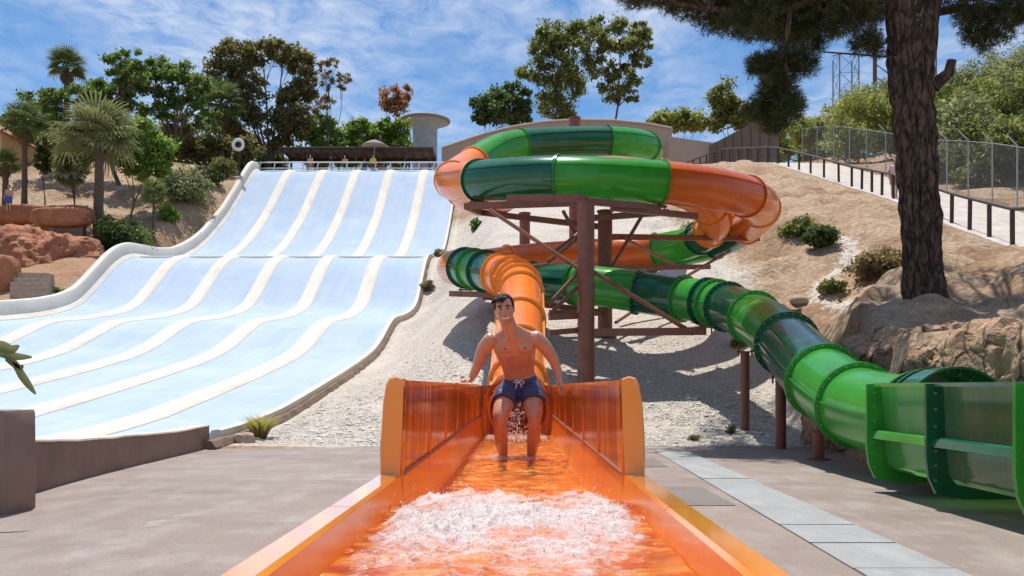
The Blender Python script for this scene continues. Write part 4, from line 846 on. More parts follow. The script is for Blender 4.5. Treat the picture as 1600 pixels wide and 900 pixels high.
# walkway, wooden railing
RL = [(13.0, 18), (13.65, 22), (14.2, 25.7), (15.1, 31), (16.3, 39), (17.3, 46.7), (17.1, 52), (16.9, 59), (16.0, 70), (15, 82)]
RP, _ = spline([(x, y, 0) for x, y in RL], 10)
M['walk'] = concrete('pale_walkway_concrete', (.46, .40, .34), (.40, .34, .28), (.54, .50, .45))
rg = []
for p in RP:
    b = interp(PATH, p.y); rg.append([(p.x + a, p.y, z) for a, z in ((-.30, b - .35), (-.22, b + .06 + .03 * fbm((p.y * 3, 0, 0))), (.05, b + .09), (.06, b + .05), (3.7, b + .05), (3.75, b - .3))])
rg += [[(x_, y_ + d, z_) for x_, y_, z_ in rg[-1]] for d in (4, 8)]
m = MB(); m.loft(rg, False, False); wk = m.build('walkway', M['walk'], None, True); wk['kind'] = 'structure'
rl = thing('wooden_railing', (15, 31, interp(PATH, 31)), 'dark brown wooden railing with posts along the hillside walkway', 'railing')
# distances along the line
cum = [0.0]
for a, b in zip(RP, RP[1:]): cum.append(cum[-1] + math.hypot(b.x - a.x, b.y - a.y))
def rpos(s):
    for i in range(len(cum) - 1):
        if cum[i] <= s <= cum[i + 1]:
            q = RP[i].lerp(RP[i + 1], (s - cum[i]) / (cum[i + 1] - cum[i])); return Vector((q.x - .02, q.y, interp(PATH, q.y) + .05))
    q = RP[-1]; return Vector((q.x, q.y, interp(PATH, q.y) + .05))
prev = None; s = 0.2
while s < cum[-1]:
    p = rpos(s) + Vector((random.uniform(-.02, .02), 0, 0)); m = MB(); m.obox(p - Vector((0, 0, .25)), p + Vector((random.uniform(-.02, .02), 0, 1.02)), .10, .10, up=(0, 1, 0)); m.build('post', M['wood'], rl)
    if prev is not None:
        m = MB(); m.cyl(prev + Vector((0, 0, 1.06)), p + Vector((0, 0, 1.06)), .055, n=8); m.build('top_rail', M['wood'], rl, True)
        m = MB(); m.cyl(prev + Vector((.06, 0, .52)), p + Vector((.06, 0, .52)), .03, n=6); m.build('mid_rail', M['wood'], rl, True) if (p.y > 55 or p.y < 24.2) else None
    prev = p; s += 1.9 if p.y < 45 else 2.0
# chain-link security fence with cranked post tops
def mesh_mat():
    m = bpy.data.materials.new('chain_link_wire'); m.use_nodes = True; t = m.node_tree; b = t.nodes['Principled BSDF']; b.inputs['Base Color'].default_value = (.20, .20, .19, 1); b.inputs['Metallic'].default_value = .4; b.inputs['Roughness'].default_value = .6
    n = t.nodes.new; l = t.links.new; tcn = n('ShaderNodeTexCoord'); sp = n('ShaderNodeSeparateXYZ'); l(tcn.outputs['Object'], sp.inputs[0])
    fs_ = []
    for sg in (1, -1):
        a = n('ShaderNodeMath'); a.operation = 'MULTIPLY_ADD'; l(sp.outputs['Z'], a.inputs[0]); a.inputs[1].default_value = sg; l(sp.outputs['Y'], a.inputs[2])
        q = n('ShaderNodeMath'); q.operation = 'MULTIPLY'; q.inputs[1].default_value = 9; l(a.outputs[0], q.inputs[0])
        f = n('ShaderNodeMath'); f.operation = 'FRACT'; l(q.outputs[0], f.inputs[0]); g = n('ShaderNodeMath'); g.operation = 'LESS_THAN'; g.inputs[1].default_value = .12; l(f.outputs[0], g.inputs[0]); fs_.append(g.outputs[0])
    mx = n('ShaderNodeMath'); mx.operation = 'MAXIMUM'; l(fs_[0], mx.inputs[0]); l(fs_[1], mx.inputs[1])
    tr = n('ShaderNodeBsdfTransparent'); ms = n('ShaderNodeMixShader'); l(mx.outputs[0], ms.inputs[0]); l(tr.outputs[0], ms.inputs[1]); l(b.outputs[0], ms.inputs[2]); l(ms.outputs[0], t.nodes['Material Output'].inputs['Surface']); return m
M['wire'] = mesh_mat()
cf = thing('chain_link_fence', (19.5, 36, 8), 'tall chain-link fence with angled galvanised posts behind the walkway', 'fence')
pts = []
for y in [27.5, 30.2, 32.9, 35.4, 38.0, 40.8, 43.6, 46.2, 48.8, 51.4, 54.0, 56.6, 59.2, 61.8, 64.4]:
    x = interp(RAILX, y) + 3.95; pts.append(Vector((x, y, interp(PATH, y) + .02)))
for i, p in enumerate(pts):
    m = MB(); m.tube([p - Vector((0, 0, .3)), p + Vector((0, 0, 2.55)), p + Vector((-.42, 0, 2.98))], .032, 8); m.build('post', M['galv'], cf, True)
    if i:
        q = pts[i - 1]; m = MB(); m.add([q, p, p + Vector((0, 0, 2.5)), q + Vector((0, 0, 2.5))], [(0, 1, 2, 3)]); m.build('wire_mesh', M['wire'], cf)
        m = MB(); m.cyl(q + Vector((0, 0, 2.5)), p + Vector((0, 0, 2.5)), .012, n=5); m.build('tension_wire', M['galv'], cf)
# brown reed screen at the top of the walkway
M['reed'] = mat('brown_reed_screen', (.13, .085, .065), .9, 0, 4, .6, 20, base2=(.075, .05, .04), stretch=(6, 6, .4))
A, B_ = at(1108, 242, 76), at(1218, 240, 66); m = MB(); scn = thing('reed_screen', (A.x, A.y, A.z - 2), 'dark brown reed screen beside the far end of the walkway', 'screen')
for k in range(8):
    a = A.lerp(B_, k / 8); b = A.lerp(B_, (k + 1) / 8); m = MB(); z0 = 18.3; m.obox((a.x, a.y, z0 + 1.2), (b.x - .03, b.y, z0 + 1.2), .06, 3.9 + .1 * random.random()); m.build('panel', M['reed'], scn)
# shrubs on the bank
shrub('low_shrub', 1250, 300, 33, 34, 17, 'low spreading green shrub high on the bank, nearer the coil', 'olive', 1500, .08)
shrub('low_shrub', 1290, 322, 30, 34, 15, 'low dark green shrub on the bank between coil and dry bush', 'dark', 1500, .08)
shrub('dry_bush', 1376, 362, 24, 46, 27, 'rounded dry brown bush on the bank left of the pine trunk', 'dry', 2600, .06)
shrub('low_shrub', 1302, 388, 24.5, 20, 10, 'small green tuft on the bank below the dry bush', 'olive', 700, .06)
shrub('low_shrub', 1092, 345, 38, 30, 15, 'greenish shrub on the bank seen just under the orange coil', 'grey', 900, .09)
shrub('low_shrub', 1060, 272, 60, 22, 10, 'small scrub patch below the far railing behind the coil', 'olive', 500, .12)
shrub('weed', 1155, 440, 22, 14, 8, 'small yellowish weed tuft on the gravel beside the green tube', 'yellow', 350, .05)
shrub('weed', 1140, 612, 16.6, 9, 9, 'thin green weed in the gravel beside the taller post', 'grey', 200, .03)
shrub('weed', 1085, 668, 15.9, 10, 5, 'tiny weed in the gravel right of the orange channel', 'olive', 160, .025)
# trees behind the fence
right_trees = []
random.seed(23)
for (y, cnt, hh) in ((46, 4, 4.6), (54, 5, 5.0), (62, 6, 5.4), (71, 7, 5.8), (82, 7, 6.6)):
    for k in range(cnt):
        xr0 = interp(RAILX, y) + 6.0; xr1 = .585 * y + 1.0; x = xr0 + (xr1 - xr0) * (k + .5) / cnt + random.uniform(-.5, .5); right_trees.append((x, y + random.uniform(-2, 2), hh * random.uniform(.85, 1.15) * (.82 + .18 * k / cnt), random.choice(('yellow', 'yellow', 'olive', 'grey')) if y > 50 else random.choice(('grey', 'olive', 'dark'))))
nm = {'grey': 'grey-green', 'olive': 'olive-green', 'yellow': 'yellow-green', 'dark': 'dark green'}
rk = sorted(range(len(right_trees)), key=lambda k: right_trees[k][0] / right_trees[k][1]); order = {k: i for i, k in enumerate(rk)}
ordw = ['first', 'second', 'third', 'fourth', 'fifth', 'sixth', 'seventh', 'eighth', 'ninth', 'tenth', 'eleventh', 'twelfth', 'thirteenth', 'fourteenth', 'fifteenth', 'sixteenth', 'seventeenth', 'eighteenth', 'nineteenth', 'twentieth'] + ['twenty-' + w_ for w_ in ('first', 'second', 'third', 'fourth', 'fifth', 'sixth', 'seventh', 'eighth', 'ninth')]
for k, (x, y, h, pl) in enumerate(right_trees):
    z = T(x, y, False); L_ = []
    for q in range(10):
        a = random.random() * 6.28; f = random.random(); L_.append((x + math.cos(a) * h * .42 * f, y + math.sin(a) * h * .42 * f, z + h * random.uniform(.22, .84), h * random.uniform(.18, .28), h * .24, h * random.uniform(.14, .22)))
    near = 'low in front of' if y < 52 else ('halfway up' if y < 68 else 'high on the skyline of')
    tree('scrub_tree', (x, y, z), L_, f'feathery {nm[pl]} tree {near} the fenced thicket, {ordw[order[k]]} from its left end', 'tree', pl, 3000, .15, .09, 'trees behind the chain-link fence', .3, True, 18, .22, .4)
for (L_, Y, b, lb, pl, n) in (
    ([(1045, 190, 26, 14), (1075, 188, 24, 13), (1095, 192, 16, 10), (1025, 196, 14, 9)], 92, (1060, 210), 'low yellow-green hedge-like tree above the tan wall right of the coil', 'yellow', 2600),
    ([(1130, 160, 22, 22), (1150, 175, 26, 18), (1122, 185, 18, 14), (1168, 182, 18, 16), (1190, 170, 22, 18)], 88, (1145, 215), 'olive tree with a pale trunk behind the reed screen', 'olive', 3200)):
    B0 = at(b[0], b[1], Y); tree('hill_tree', (B0.x, Y, T(B0.x, Y) - .1), plob(L_, Y), lb, 'tree', pl, n, .22, .14, 'trees on the hilltop', .5, True, 16)
# ------------------------------------------------------------------ palms
M['frond'] = mat('palm_frond', (.12, .17, .05), .6, 0, 3, trans=.35, base2=(.17, .21, .07), spec=.12)
M['frond_pale'] = mat('pale_palm_frond', (.19, .22, .08), .6, 0, 3, trans=.35, base2=(.27, .28, .13), spec=.15)
M['frond_dry'] = mat('dry_palm_frond', (.26, .19, .11), .8, .4, 4, trans=.2)
def frond_mesh(name, L_=1.0, nl=22):
    m = MB(); pet = [(0, 0, 0), (.22 * L_, 0, .07 * L_), (.48 * L_, 0, .07 * L_)]; m.tube(pet, [.022 * L_, .016 * L_, .012 * L_], 5)
    c = Vector(pet[-1])
    for k in range(nl):
        a = R(-118 + 236 * k / (nl - 1)); ln = L_ * (.52 + .10 * math.cos(a)) * random.uniform(.9, 1.05); d = Vector((math.cos(a), math.sin(a), 0)); s = Vector((-d.y, d.x, 0)) * (.024 * L_)
        lift = .10 * math.cos(a * .5) * L_; p1 = c + d * ln * .5 + Vector((0, 0, lift * .4)); p2 = c + d * ln * .82 + Vector((0, 0, -.02 * L_)); p3 = c + d * ln + Vector((0, 0, -.16 * L_ * random.uniform(.6, 1.4)))
        u = Vector((0, 0, .014 * L_)); m.add([c - s * .2, c + s * .2, p1 + s + u, p1 - u, p1 - s + u, p2 + s * .7, p2 - s * .7, p3], [(0, 1, 2, 3), (0, 3, 4), (3, 2, 5), (3, 5, 6), (3, 6, 4), (5, 7, 6)])
    return m.mesh(name)
FR = [frond_mesh('frond', 1.0), frond_mesh('frond', 1.0), frond_mesh('frond', 1.0)]
def palm(x, ycrown, ybase, Y, rpx, nf, label, tr=.2, mm_='frond', skirt=True, lean=0.0, group='fan palms on the left hillside'):
    p = FPX / Y; c = px(x, ycrown, p); b = px(x + lean, ybase, p); b.z = T(b.x, b.y) - .1; r = rpx / p
    t = thing('fan_palm', b, label, 'palm', group)
    m = MB(); P, _ = spline([b - Vector((0, 0, .3)), b.lerp(c, .3), b.lerp(c, .7) + Vector((.03, 0, 0)), c], 6); m.tube(P, [tr * (1.25 - .45 * i / (len(P) - 1)) * (1 + .05 * math.sin(i * 2.3)) for i in range(len(P))], 12); m.build('trunk', M['palmtrunk'], t, True)
    for k in range(nf):
        f = k / nf; el = R(78 - 118 * f ** .85 + random.uniform(-8, 8)); az = k * 2.39996 + random.uniform(-.2, .2)
        me = FR[k % 3]; key = 'f_' + mm_ + str(k % 3)
        me2 = bpy.data.meshes.get(key)
        if me2 is None: me2 = me.copy(); me2.name = key; me2.materials.clear(); me2.materials.append(M[mm_])
        o = bpy.data.objects.new('frond', me2); COL.objects.link(o); o.parent = t; o.location = c - b + Vector((0, 0, tr * .2))
        o.rotation_euler = (Matrix.Rotation(az, 3, 'Z') @ Matrix.Rotation(-el, 3, 'Y') @ Matrix.Rotation(random.uniform(-.4, .4), 3, 'X')).to_euler(); s = r * random.uniform(.85, 1.1); o.scale = (s, s, s)
    if skirt:
        key = 'f_dry'; me2 = bpy.data.meshes.get(key)
        if me2 is None: me2 = FR[0].copy(); me2.name = key; me2.materials.clear(); me2.materials.append(M['frond_dry'])
        for k in range(9):
            o = bpy.data.objects.new('dry_frond', me2); COL.objects.link(o); o.parent = t; o.location = c - b - Vector((0, 0, tr * .6)); o.rotation_euler = (Matrix.Rotation(k * .7 + random.random() * .4, 3, 'Z') @ Matrix.Rotation(R(random.uniform(68, 82)), 3, 'Y')).to_euler(); s = r * random.uniform(.5, .75); o.scale = (s, s, s)
palm(104, 107, 262, 74, 33, 26, 'tallest fan palm, its tufted head above the left treetops', .24)
palm(38, 196, 330, 58, 40, 24, 'fan palm at far left beside the red wall, with slim dark trunk', .17)
palm(155, 222, 385, 56.5, 70, 28, 'big pale fan palm with thick grey trunk in front of the left trees', .28, 'frond_pale', False, -2)
palm(345, 168, 268, 79, 44, 28, 'fan palm with thick trunk just left of the slide top', .26)
palm(240, 308, 380, 58.5, 28, 20, 'young fan palm with thin trunk between shrubs left of the slide', .10, 'frond', False)
palm(131, 340, 375, 56, 18, 16, 'smallest fan palm seedling tucked behind the red rock mound', .09, 'frond', False)
palm(8, 258, 305, 58, 26, 18, 'short fan palm cut by the left frame edge', .2, 'frond', True)

# ------------------------------------------------------------------ trees on the left hill and along the top
def hill(name, L_, Y, b, lb, pl, n, size, tr, fork=.45, tw=16, spread=.18, cat='tree', grp='trees on the hilltop', aspect=.55):
    B0 = at(b[0], b[1], Y); return tree(name, (B0.x, Y, min(T(B0.x, Y), B0.z + 3) - .1), plob(L_, Y), lb, cat, pl, n, size, tr, grp, fork, True, tw, spread, aspect)
hill('spreading_tree', [(150, 138, 35, 19), (185, 118, 33, 17), (205, 100, 31, 14), (170, 152, 35, 18), (215, 130, 31, 19), (125, 150, 28, 17), (195, 168, 40, 14), (80, 160, 35, 14), (60, 172, 24, 11), (100, 185, 31, 13)], 70, (188, 300), 'wide flat-topped green tree left, between the tallest palm and the eucalyptus', 'pine', 6500, .15, .30, .62, 15, .16)
hill('spreading_tree', [(250, 110, 31, 17), (285, 118, 31, 18), (310, 135, 26, 19), (240, 135, 28, 17), (275, 150, 31, 17), (300, 165, 28, 15), (320, 185, 24, 17), (255, 175, 26, 14)], 72, (258, 285), 'wide green tree with dark forked trunk directly left of the eucalyptus', 'pine', 5500, .15, .30, .62, 15, .16)
hill('eucalyptus_tree', [(365, 90, 30, 22), (405, 76, 32, 18), (445, 82, 30, 18), (470, 95, 22, 20), (350, 118, 24, 24), (385, 120, 28, 22), (475, 130, 20, 26), (455, 165, 22, 28), (395, 165, 26, 26), (370, 195, 26, 26), (430, 205, 30, 24), (470, 195, 22, 26)], 82, (422, 262), 'tall dark olive eucalyptus, the biggest tree left of the slide top', 'eucal', 10500, .20, .42, .5, 16, .2)
hill('sparse_tree', [(505, 105, 12, 12), (522, 98, 10, 8), (512, 130, 10, 12), (505, 155, 14, 14), (535, 125, 12, 16), (490, 165, 12, 14)], 84, (510, 232), 'thin half-bare tree right beside the eucalyptus', 'dry', 900, .15, .16, .35, 12, .16)
hill('withered_tree', [(612, 152, 18, 14), (630, 145, 14, 14), (620, 168, 16, 12), (604, 165, 12, 10)], 88, (618, 225), 'small withered tree with red-brown leaves behind the pergola', 'brown', 1500, .16, .12, .4, 14, .2)
for k, (x, r, lb) in enumerate(((502, 32, 'bright green bush behind the pergola, the leftmost of three'), (560, 36, 'bright green bush behind the pergola, the middle of three'), (612, 30, 'bright green bush behind the pergola, nearest the mushroom tower'))):
    hill('green_bush', [(x - r * .5, 206, r * .5, 14), (x, 196, r * .55, 14), (x + r * .5, 205, r * .5, 14), (x + r * .1, 212, r * .8, 12), (x - r * .4, 232, r * .7, 14), (x + r * .5, 236, r * .7, 14), (x, 250, r * .9, 12)], 86, (x, 238), lb, 'bright', 2600, .19, .10, .4, 14, .22, 'bush', 'bright green bushes')
hill('round_tree', [(765, 160, 24, 24), (790, 145, 26, 20), (812, 158, 20, 22), (780, 180, 33, 18), (805, 182, 24, 15), (755, 185, 15, 13)], 96, (785, 225), 'dark rounded tree rising behind the left end of the tan wall', 'dark', 3800, .24, .2, .4)
hill('olive_tree', [(868, 60, 29, 22), (848, 82, 24, 17), (885, 80, 22, 17), (830, 115, 22, 15), (870, 110, 32, 27), (890, 130, 24, 22), (862, 150, 24, 27), (880, 175, 20, 17)], 98, (872, 225), 'olive-green tree behind the coil, its crown just left of the taller tree', 'olive', 5200, .20, .24, .95, 16, .2)
hill('slender_tree', [(912, 45, 27, 15), (945, 38, 29, 13), (985, 45, 29, 17), (1005, 62, 17, 17), (925, 72, 29, 17), (965, 70, 32, 17), (1000, 95, 17, 15), (935, 105, 24, 20), (975, 120, 29, 20), (955, 140, 24, 15), (985, 152, 15, 9)], 96, (938, 225), 'tall airy tree with thin dark trunk rising behind the coil', 'olive', 5600, .20, .26, .97, 14, .17)
hill('green_tree', [(205, 205, 40, 24), (235, 225, 30, 28), (190, 235, 36, 24), (215, 255, 34, 20)], 62, (205, 330), 'leafy bright green tree standing behind the big pale palm', 'bright', 4600, .16, .14, .4)
hill('bushy_tree', [(110, 235, 30, 22), (90, 215, 26, 18), (130, 255, 30, 22), (100, 265, 24, 18)], 60, (122, 310), 'dull green bushy tree left of the big pale palm', 'grey', 4200, .15, .14, .4)
hill('bushy_tree', [(75, 235, 16, 22), (68, 250, 14, 16)], 62, (72, 280), 'dark narrow bush between the two left palms', 'dark', 1300, .14, .10, .4, cat='bush')
hill('bushy_tree', [(310, 215, 34, 24), (285, 200, 28, 20), (330, 235, 28, 22), (295, 235, 26, 16), (380, 235, 26, 18)], 76, (305, 285), 'brownish olive undergrowth tree below the eucalyptus', 'eucal', 4200, .17, .13, .4)
for k, (x, Y, h, pl, lb) in enumerate(((20, 78, 26, 'dark', 'dark undergrowth bush on the left ridge behind the far-left palm'), (90, 80, 30, 'olive', 'olive undergrowth bush on the left ridge below the tallest palm'), (150, 80, 34, 'dark', 'dark undergrowth bush on the ridge behind the big pale palm head'), (215, 82, 34, 'pine', 'mid-green undergrowth bush on the ridge behind the bright green tree'), (270, 84, 36, 'eucal', 'brownish undergrowth bush on the ridge under the forked tree'), (325, 85, 36, 'dark', 'dark undergrowth bush on the ridge behind the thick-trunked palm'), (372, 86, 36, 'eucal', 'brownish undergrowth bush on the ridge behind the life ring'), (425, 87, 30, 'dark', 'dark undergrowth bush at the eucalyptus foot left of the pergola'))):
    shrub('ridge_bush', x, 240, Y, 38, h, lb, pl, 2400, .2, 'undergrowth on the left ridge')
shrub('shrub', 285, 272, 66, 52, 30, 'large rounded grey-olive shrub below the thick-trunked palm', 'grey', 3600, .11)
shrub('shrub', 190, 350, 54, 42, 36, 'dense dark green shrub right of the big pale palm trunk', 'dark', 3800, .10)
shrub('shrub', 212, 362, 56, 26, 26, 'second dense shrub touching the dark one, nearest the slide shoulder', 'pine', 2000, .10)
shrub('shrub', 264, 355, 62, 18, 18, 'small fresh green shrub right of the young palm', 'bright', 900, .09)
shrub('shrub', 335, 330, 71, 18, 16, 'dark green shrub hugging the slide side wall', 'dark', 900, .10)
shrub('shrub', 352, 300, 74, 16, 22, 'upper green shrub beside the steep slide wall', 'olive', 900, .11)
shrub('shrub', 94, 443, 45, 19, 15, 'round clipped bush beside the stone steps', 'dark', 1500, .06)
shrub('shrub', 30, 296, 58, 30, 12, 'low bright bush at the foot of the far-left palm', 'bright', 900, .10)
shrub('shrub', 380, 240, 79, 20, 16, 'dark shrub at the top of the slide beside the life ring', 'dark', 900, .12)
shrub('shrub', 692, 382, 57, 14, 13, 'dark tufted shrub on the right edge of the blue slide, upper one', 'dry', 700, .12)
shrub('shrub', 668, 442, 46, 11, 10, 'dry tufted shrub on the right edge of the blue slide, lower one', 'dry', 500, .09)
shrub('planter_shrub', 742, 218, 60, 10, 12, 'small leafy shrub beside the orange tube start', 'pine', 400, .12)

# grass tuft and stone at the end of the kerb
p = (-4.60, 15.95); t = thing('grass_tuft', (p[0], 15.95, T(p[0], 15.95)), 'yellow-green spiky grass tuft at the end of the slide kerb', 'grass')
n = 420; a = rng.random(n) * 6.283; q = rng.random(n) ** .7; B0 = np.stack([np.cos(a) * q * .10, np.sin(a) * q * .10, np.zeros(n)], 1); lean = np.stack([np.cos(a) * (.12 + .45 * q), np.sin(a) * (.12 + .45 * q), np.ones(n)], 1); ln = rng.uniform(.28, .58, (n, 1))
Mid = B0 + lean * ln * .55; Tip = B0 + lean * np.array([1.45, 1.45, .84]) * ln; sd = np.stack([-np.sin(a), np.cos(a), np.zeros(n)], 1) * .006
V = np.stack([B0 - sd, B0 + sd, Mid + sd, Mid - sd, Tip, Tip], 1).reshape(-1, 3); idx = np.arange(n)[:, None] * 6; F = np.concatenate([idx + np.array([[0, 1, 2, 3]]), idx + np.array([[3, 2, 4, 5]])], 0)
me = bpy.data.meshes.new('blades'); me.from_pydata(V.tolist(), [], [tuple(f[:3]) if f[2] == f[3] else ((int(f[0]), int(f[1]), int(f[2])) if (f[3] - f[2]) == 1 and f[2] % 6 == 4 else tuple(int(k) for k in f)) for f in F.tolist()])
ca = me.color_attributes.new('Col', 'FLOAT_COLOR', 'POINT'); c = np.array([(.26, .25, .07), (.20, .22, .05), (.33, .29, .12)])[rng.integers(0, 3, n)]; ca.data.foreach_set('color', np.repeat(np.concatenate([c, np.ones((n, 1))], 1), 6, 0).astype(np.float32).ravel())
o = link('blades', me, t, M['leaf']); o['kind'] = 'stuff'
p = (-4.45, 15.35); rock('stone', (p[0] - .25, 15.35, .12), (.17, .13, .12), 2.2, 'pale stone below the spiky grass tuft at the slide kerb end', M['stone'], 'stone', .32, .08, 26, 2.6, fs=3.0)
# strelitzia-like leaf poking in from the left
t = thing('garden_plant', (-4.75, 6.55, 0), 'tropical garden plant with drooping folded leaf at the left frame edge', 'plant')
M['strel'] = mat('tropical_leaf', (.16, .19, .05), .35, 0, 6, base2=(.30, .30, .10), trans=.25); M['strel_dry'] = mat('dry_leaf_tip', (.30, .16, .06), .6, .4, 9, trans=.2)
def bladeleaf(P, wid, mm_, fold=.25):
    pts, _ = spline(P, 6); n = len(pts); rg = []
    for i, p in enumerate(pts):
        d = (pts[min(i + 1, n - 1)] - pts[max(i - 1, 0)]).normalized(); s = d.cross(Vector((0, 1, 0))).normalized(); w_ = wid * (math.sin(math.pi * (i + .4) / (n + .2)) ** .7); u = Vector((0, -1, 0)) * w_ * fold
        rg.append([p - s * w_ + u, p - s * w_ * .5, p, p + s * w_ * .5, p + s * w_ + u])
    m = MB(); m.loft(rg, False, False); m.build('leaf', mm_, t, True)
ppm = FPX / 6.5
def lp(x, y): return px(x, y, ppm)
bladeleaf([lp(-60, 560), lp(-25, 545), lp(0, 541), lp(18, 546), lp(30, 540)], .042, M['strel']); bladeleaf([lp(-40, 548), lp(0, 552), lp(25, 557), lp(50, 558)], .030, M['strel']); bladeleaf([lp(4, 556), lp(22, 566), lp(36, 588), lp(46, 602), lp(56, 616)], .030, M['strel']); bladeleaf([lp(8, 562), lp(20, 568), lp(32, 574), lp(36, 570)], .022, M['strel_dry'])
bladeleaf([lp(-150, 480), lp(-110, 440), lp(-60, 450), lp(-40, 470)], .10, M['strel']); bladeleaf([lp(-150, 500), lp(-190, 430), lp(-230, 400)], .11, M['strel'])
m = MB(); m.tube([(-4.75, 6.55, 0), (-4.72, 6.55, .7), (-4.45, 6.5, 1.15), lp(-60, 560)], [.05, .04, .025, .014], 8); m.tube([(-4.75, 6.55, 0), (-4.8, 6.55, .9), lp(-150, 490)], [.05, .04, .02], 8); m.build('stem', M['strel'], t, True)

# ------------------------------------------------------------------ red rock features on the left
rm = rock('red_rock_mound', at(62, 395, 50) + Vector((-1.3, 1.6, -1.2)), (4.3, 3.2, 2.7), 1.7, 'large eroded red rock mound left of the slide shoulder', M['rock_red'], 'rock', .20, .02, 80, 2.2, fs=.55)
rock('red_rock_mound', at(128, 392, 50.5) + Vector((-.7, .8, -.6)), (1.5, 1.4, .9), 4.4, 'smaller red rock ridge sloping down to the slide wall', M['rock_red'], 'rock', .25, .05, 34, 2.4)
rock('red_rock_pillar', at(6, 432, 45), (.65, .6, 1.05), 6.4, 'upright red rock pillar left of the stone steps', M['rock_red'], 'rock', .12, .04, 26, 4)
for (x0, x1, yt, Y, lb) in ((-10, 140, 318, 56, 'long low red wall below the far-left palms'), (60, 130, 322, 53.5, 'pinkish rounded boulder row in front of the long red wall')):
    a, b = at(x0, yt + 14, Y), at(x1, yt + 16, Y - 1); c = (a + b) / 2; rock('red_wall', c - Vector((0, 0, .1)), ((b - a).length / 2, .5, .55), x1 * .3, lb, M['rock_red'], 'wall', .14, .04, 36, 5)
st = thing('stone_steps', at(52, 458, 44), 'weathered stone steps at the far left below the red mound', 'steps')
for k in range(5):
    p = at(52, 456 - k * 7, 44 + k * .35); m = MB(); m.obox((p.x - .95, p.y, p.z - .3), (p.x + .85, p.y + .05, p.z - .3), .8, .62); m.build('step', M['stone'], st)
m = MB(); p0 = at(-40, 470, 40); m.box((-34, 37.5, p0.z - 1.0), (-22.7, 44.2, 4.63)); o = m.build('landing', M['walk']); o['kind'] = 'structure'
b = thing('orange_house', (at(0, 235, 70).x - 4, 70, 17.6), 'ochre and white house corner at the far left edge behind palms', 'house')
M['ochre'] = mat('ochre_render', (.62, .40, .20), .8, .2, 2, .1, 20); M['tile'] = mat('clay_roof', (.36, .16, .09), .85, .3, 6, .4, 14)
x1 = at(14, 0, 70).x; m = MB(); m.box((x1 - 9, 69, 16.8), (x1, 75, 20.6)); m.build('wall', M['ochre'], b)
m = MB(); m.add([(x1 - 9.4, 68.6, 20.6), (x1 + .35, 68.6, 20.6), (x1 + .35, 75.4, 20.6), (x1 - 9.4, 75.4, 20.6), (x1 - 6, 72, 22.5), (x1 - 2.6, 72, 22.5)], [(0, 1, 5, 4), (1, 2, 5), (2, 3, 4, 5), (3, 0, 4), (3, 2, 1, 0)]); m.build('roof', M['tile'], b)
m = MB(); m.box((x1 - 1.2, 68.96, 18.2), (x1 - .35, 68.99, 19.6)); m.build('window', mat('window_glass', (.05, .06, .08), .1), b)

# ------------------------------------------------------------------ things at the top of the slide
ZD = 19.15
m = MB(); m.box((-24, 76.3, 16.5), (-3.5, 84, ZD + .1)); o = m.build('deck', M['walk']); o['kind'] = 'structure'
wr = thing('white_railing', (-13, 76.4, ZD), 'white metal railing with slanted posts along the top of the blue slide', 'railing')
xs_ = [at(405 + k * 22.6, 0, 76.4).x for k in range(15)]
for x in xs_: m = MB(); m.tube([(x - .12, 76.5, ZD), (x + .10, 76.5, ZD + 1.05)], .05, 8); m.build('post', M['white'], wr, True)
for h, xo, r in ((1.05, .10, .055), (.55, 0, .035)):
    m = MB(); m.tube([(xs_[0] + xo - .4, 76.5, ZD + h), (xs_[-1] + xo + .3, 76.5, ZD + h)], r, 8); m.build('rail', M['white'], wr, True)
M['bluepipe'] = mat('blue_grey_pipe', (.30, .38, .48), .5)
m = MB(); m.tube([(xs_[0], 75.9, ZD + .12), (xs_[-1], 75.9, ZD + .12)], .12, 10); tag(m.build('water_pipe', M['bluepipe'], None, True), 'blue-grey water feed pipe across the head of the slide lanes', 'pipe')
M['reed_roof'] = mat('sun_dried_reed', (.24, .15, .11), .95, 0, 4, .6, 20, base2=(.13, .085, .065), stretch=(6, 1, 1))
pg = thing('pergola', (-14, 80, ZD), 'long brown pergola with reed roof behind the slide top', 'pergola')
xa, xb = at(440, 0, 79).x, at(678, 0, 79).x
for k in range(12):
    a, b_ = xa + (xb - xa) * k / 12, xa + (xb - xa) * (k + 1) / 12; m = MB(); dz = .05 * random.random(); m.obox((a + .02, 79.8, ZD + 2.75 + dz), (b_ - .02, 79.8, ZD + 2.75 + dz), 3.4, .09); m.build('roof_panel', M['reed_roof'], pg)
for k in range(7):
    x = xa + .3 + (xb - xa - .6) * k / 6
    for y in (78.3, 81.2): m = MB(); m.obox((x, y, ZD), (x, y, ZD + 2.65), .16, .16); m.build('post', M['wood'], pg)
for y in (78.25, 81.3): m = MB(); m.obox((xa, y, ZD + 2.5), (xb, y, ZD + 2.5), .12, .3); m.build('beam', M['wood'], pg)
for k in range(16): x = xa + .2 + (xb - xa - .4) * k / 15; m = MB(); m.obox((x, 77.9, ZD + 2.52), (x, 81.7, ZD + 2.62), .08, .14); m.build('rafter', M['wood'], pg)
um = at(585, 222, 77.6); us = thing('parasol', (um.x, 77.6, ZD), 'grey-brown parasol in front of the pergola roof', 'parasol')
M['canvas'] = mat('taupe_canvas', (.26, .21, .20), .8, .15, 5, trans=.2); m = MB(); rg = [[(um.x + math.cos(2*math.pi*k/16) * r, 77.6 + math.sin(2*math.pi*k/16) * r, z) for k in range(16)] for r, z in ((1.15, um.z - .32), (.7, um.z - .05), (.3, um.z + .13), (.03, um.z + .22))]; m.loft(rg, False); m.build('canopy', M['canvas'], us, True)
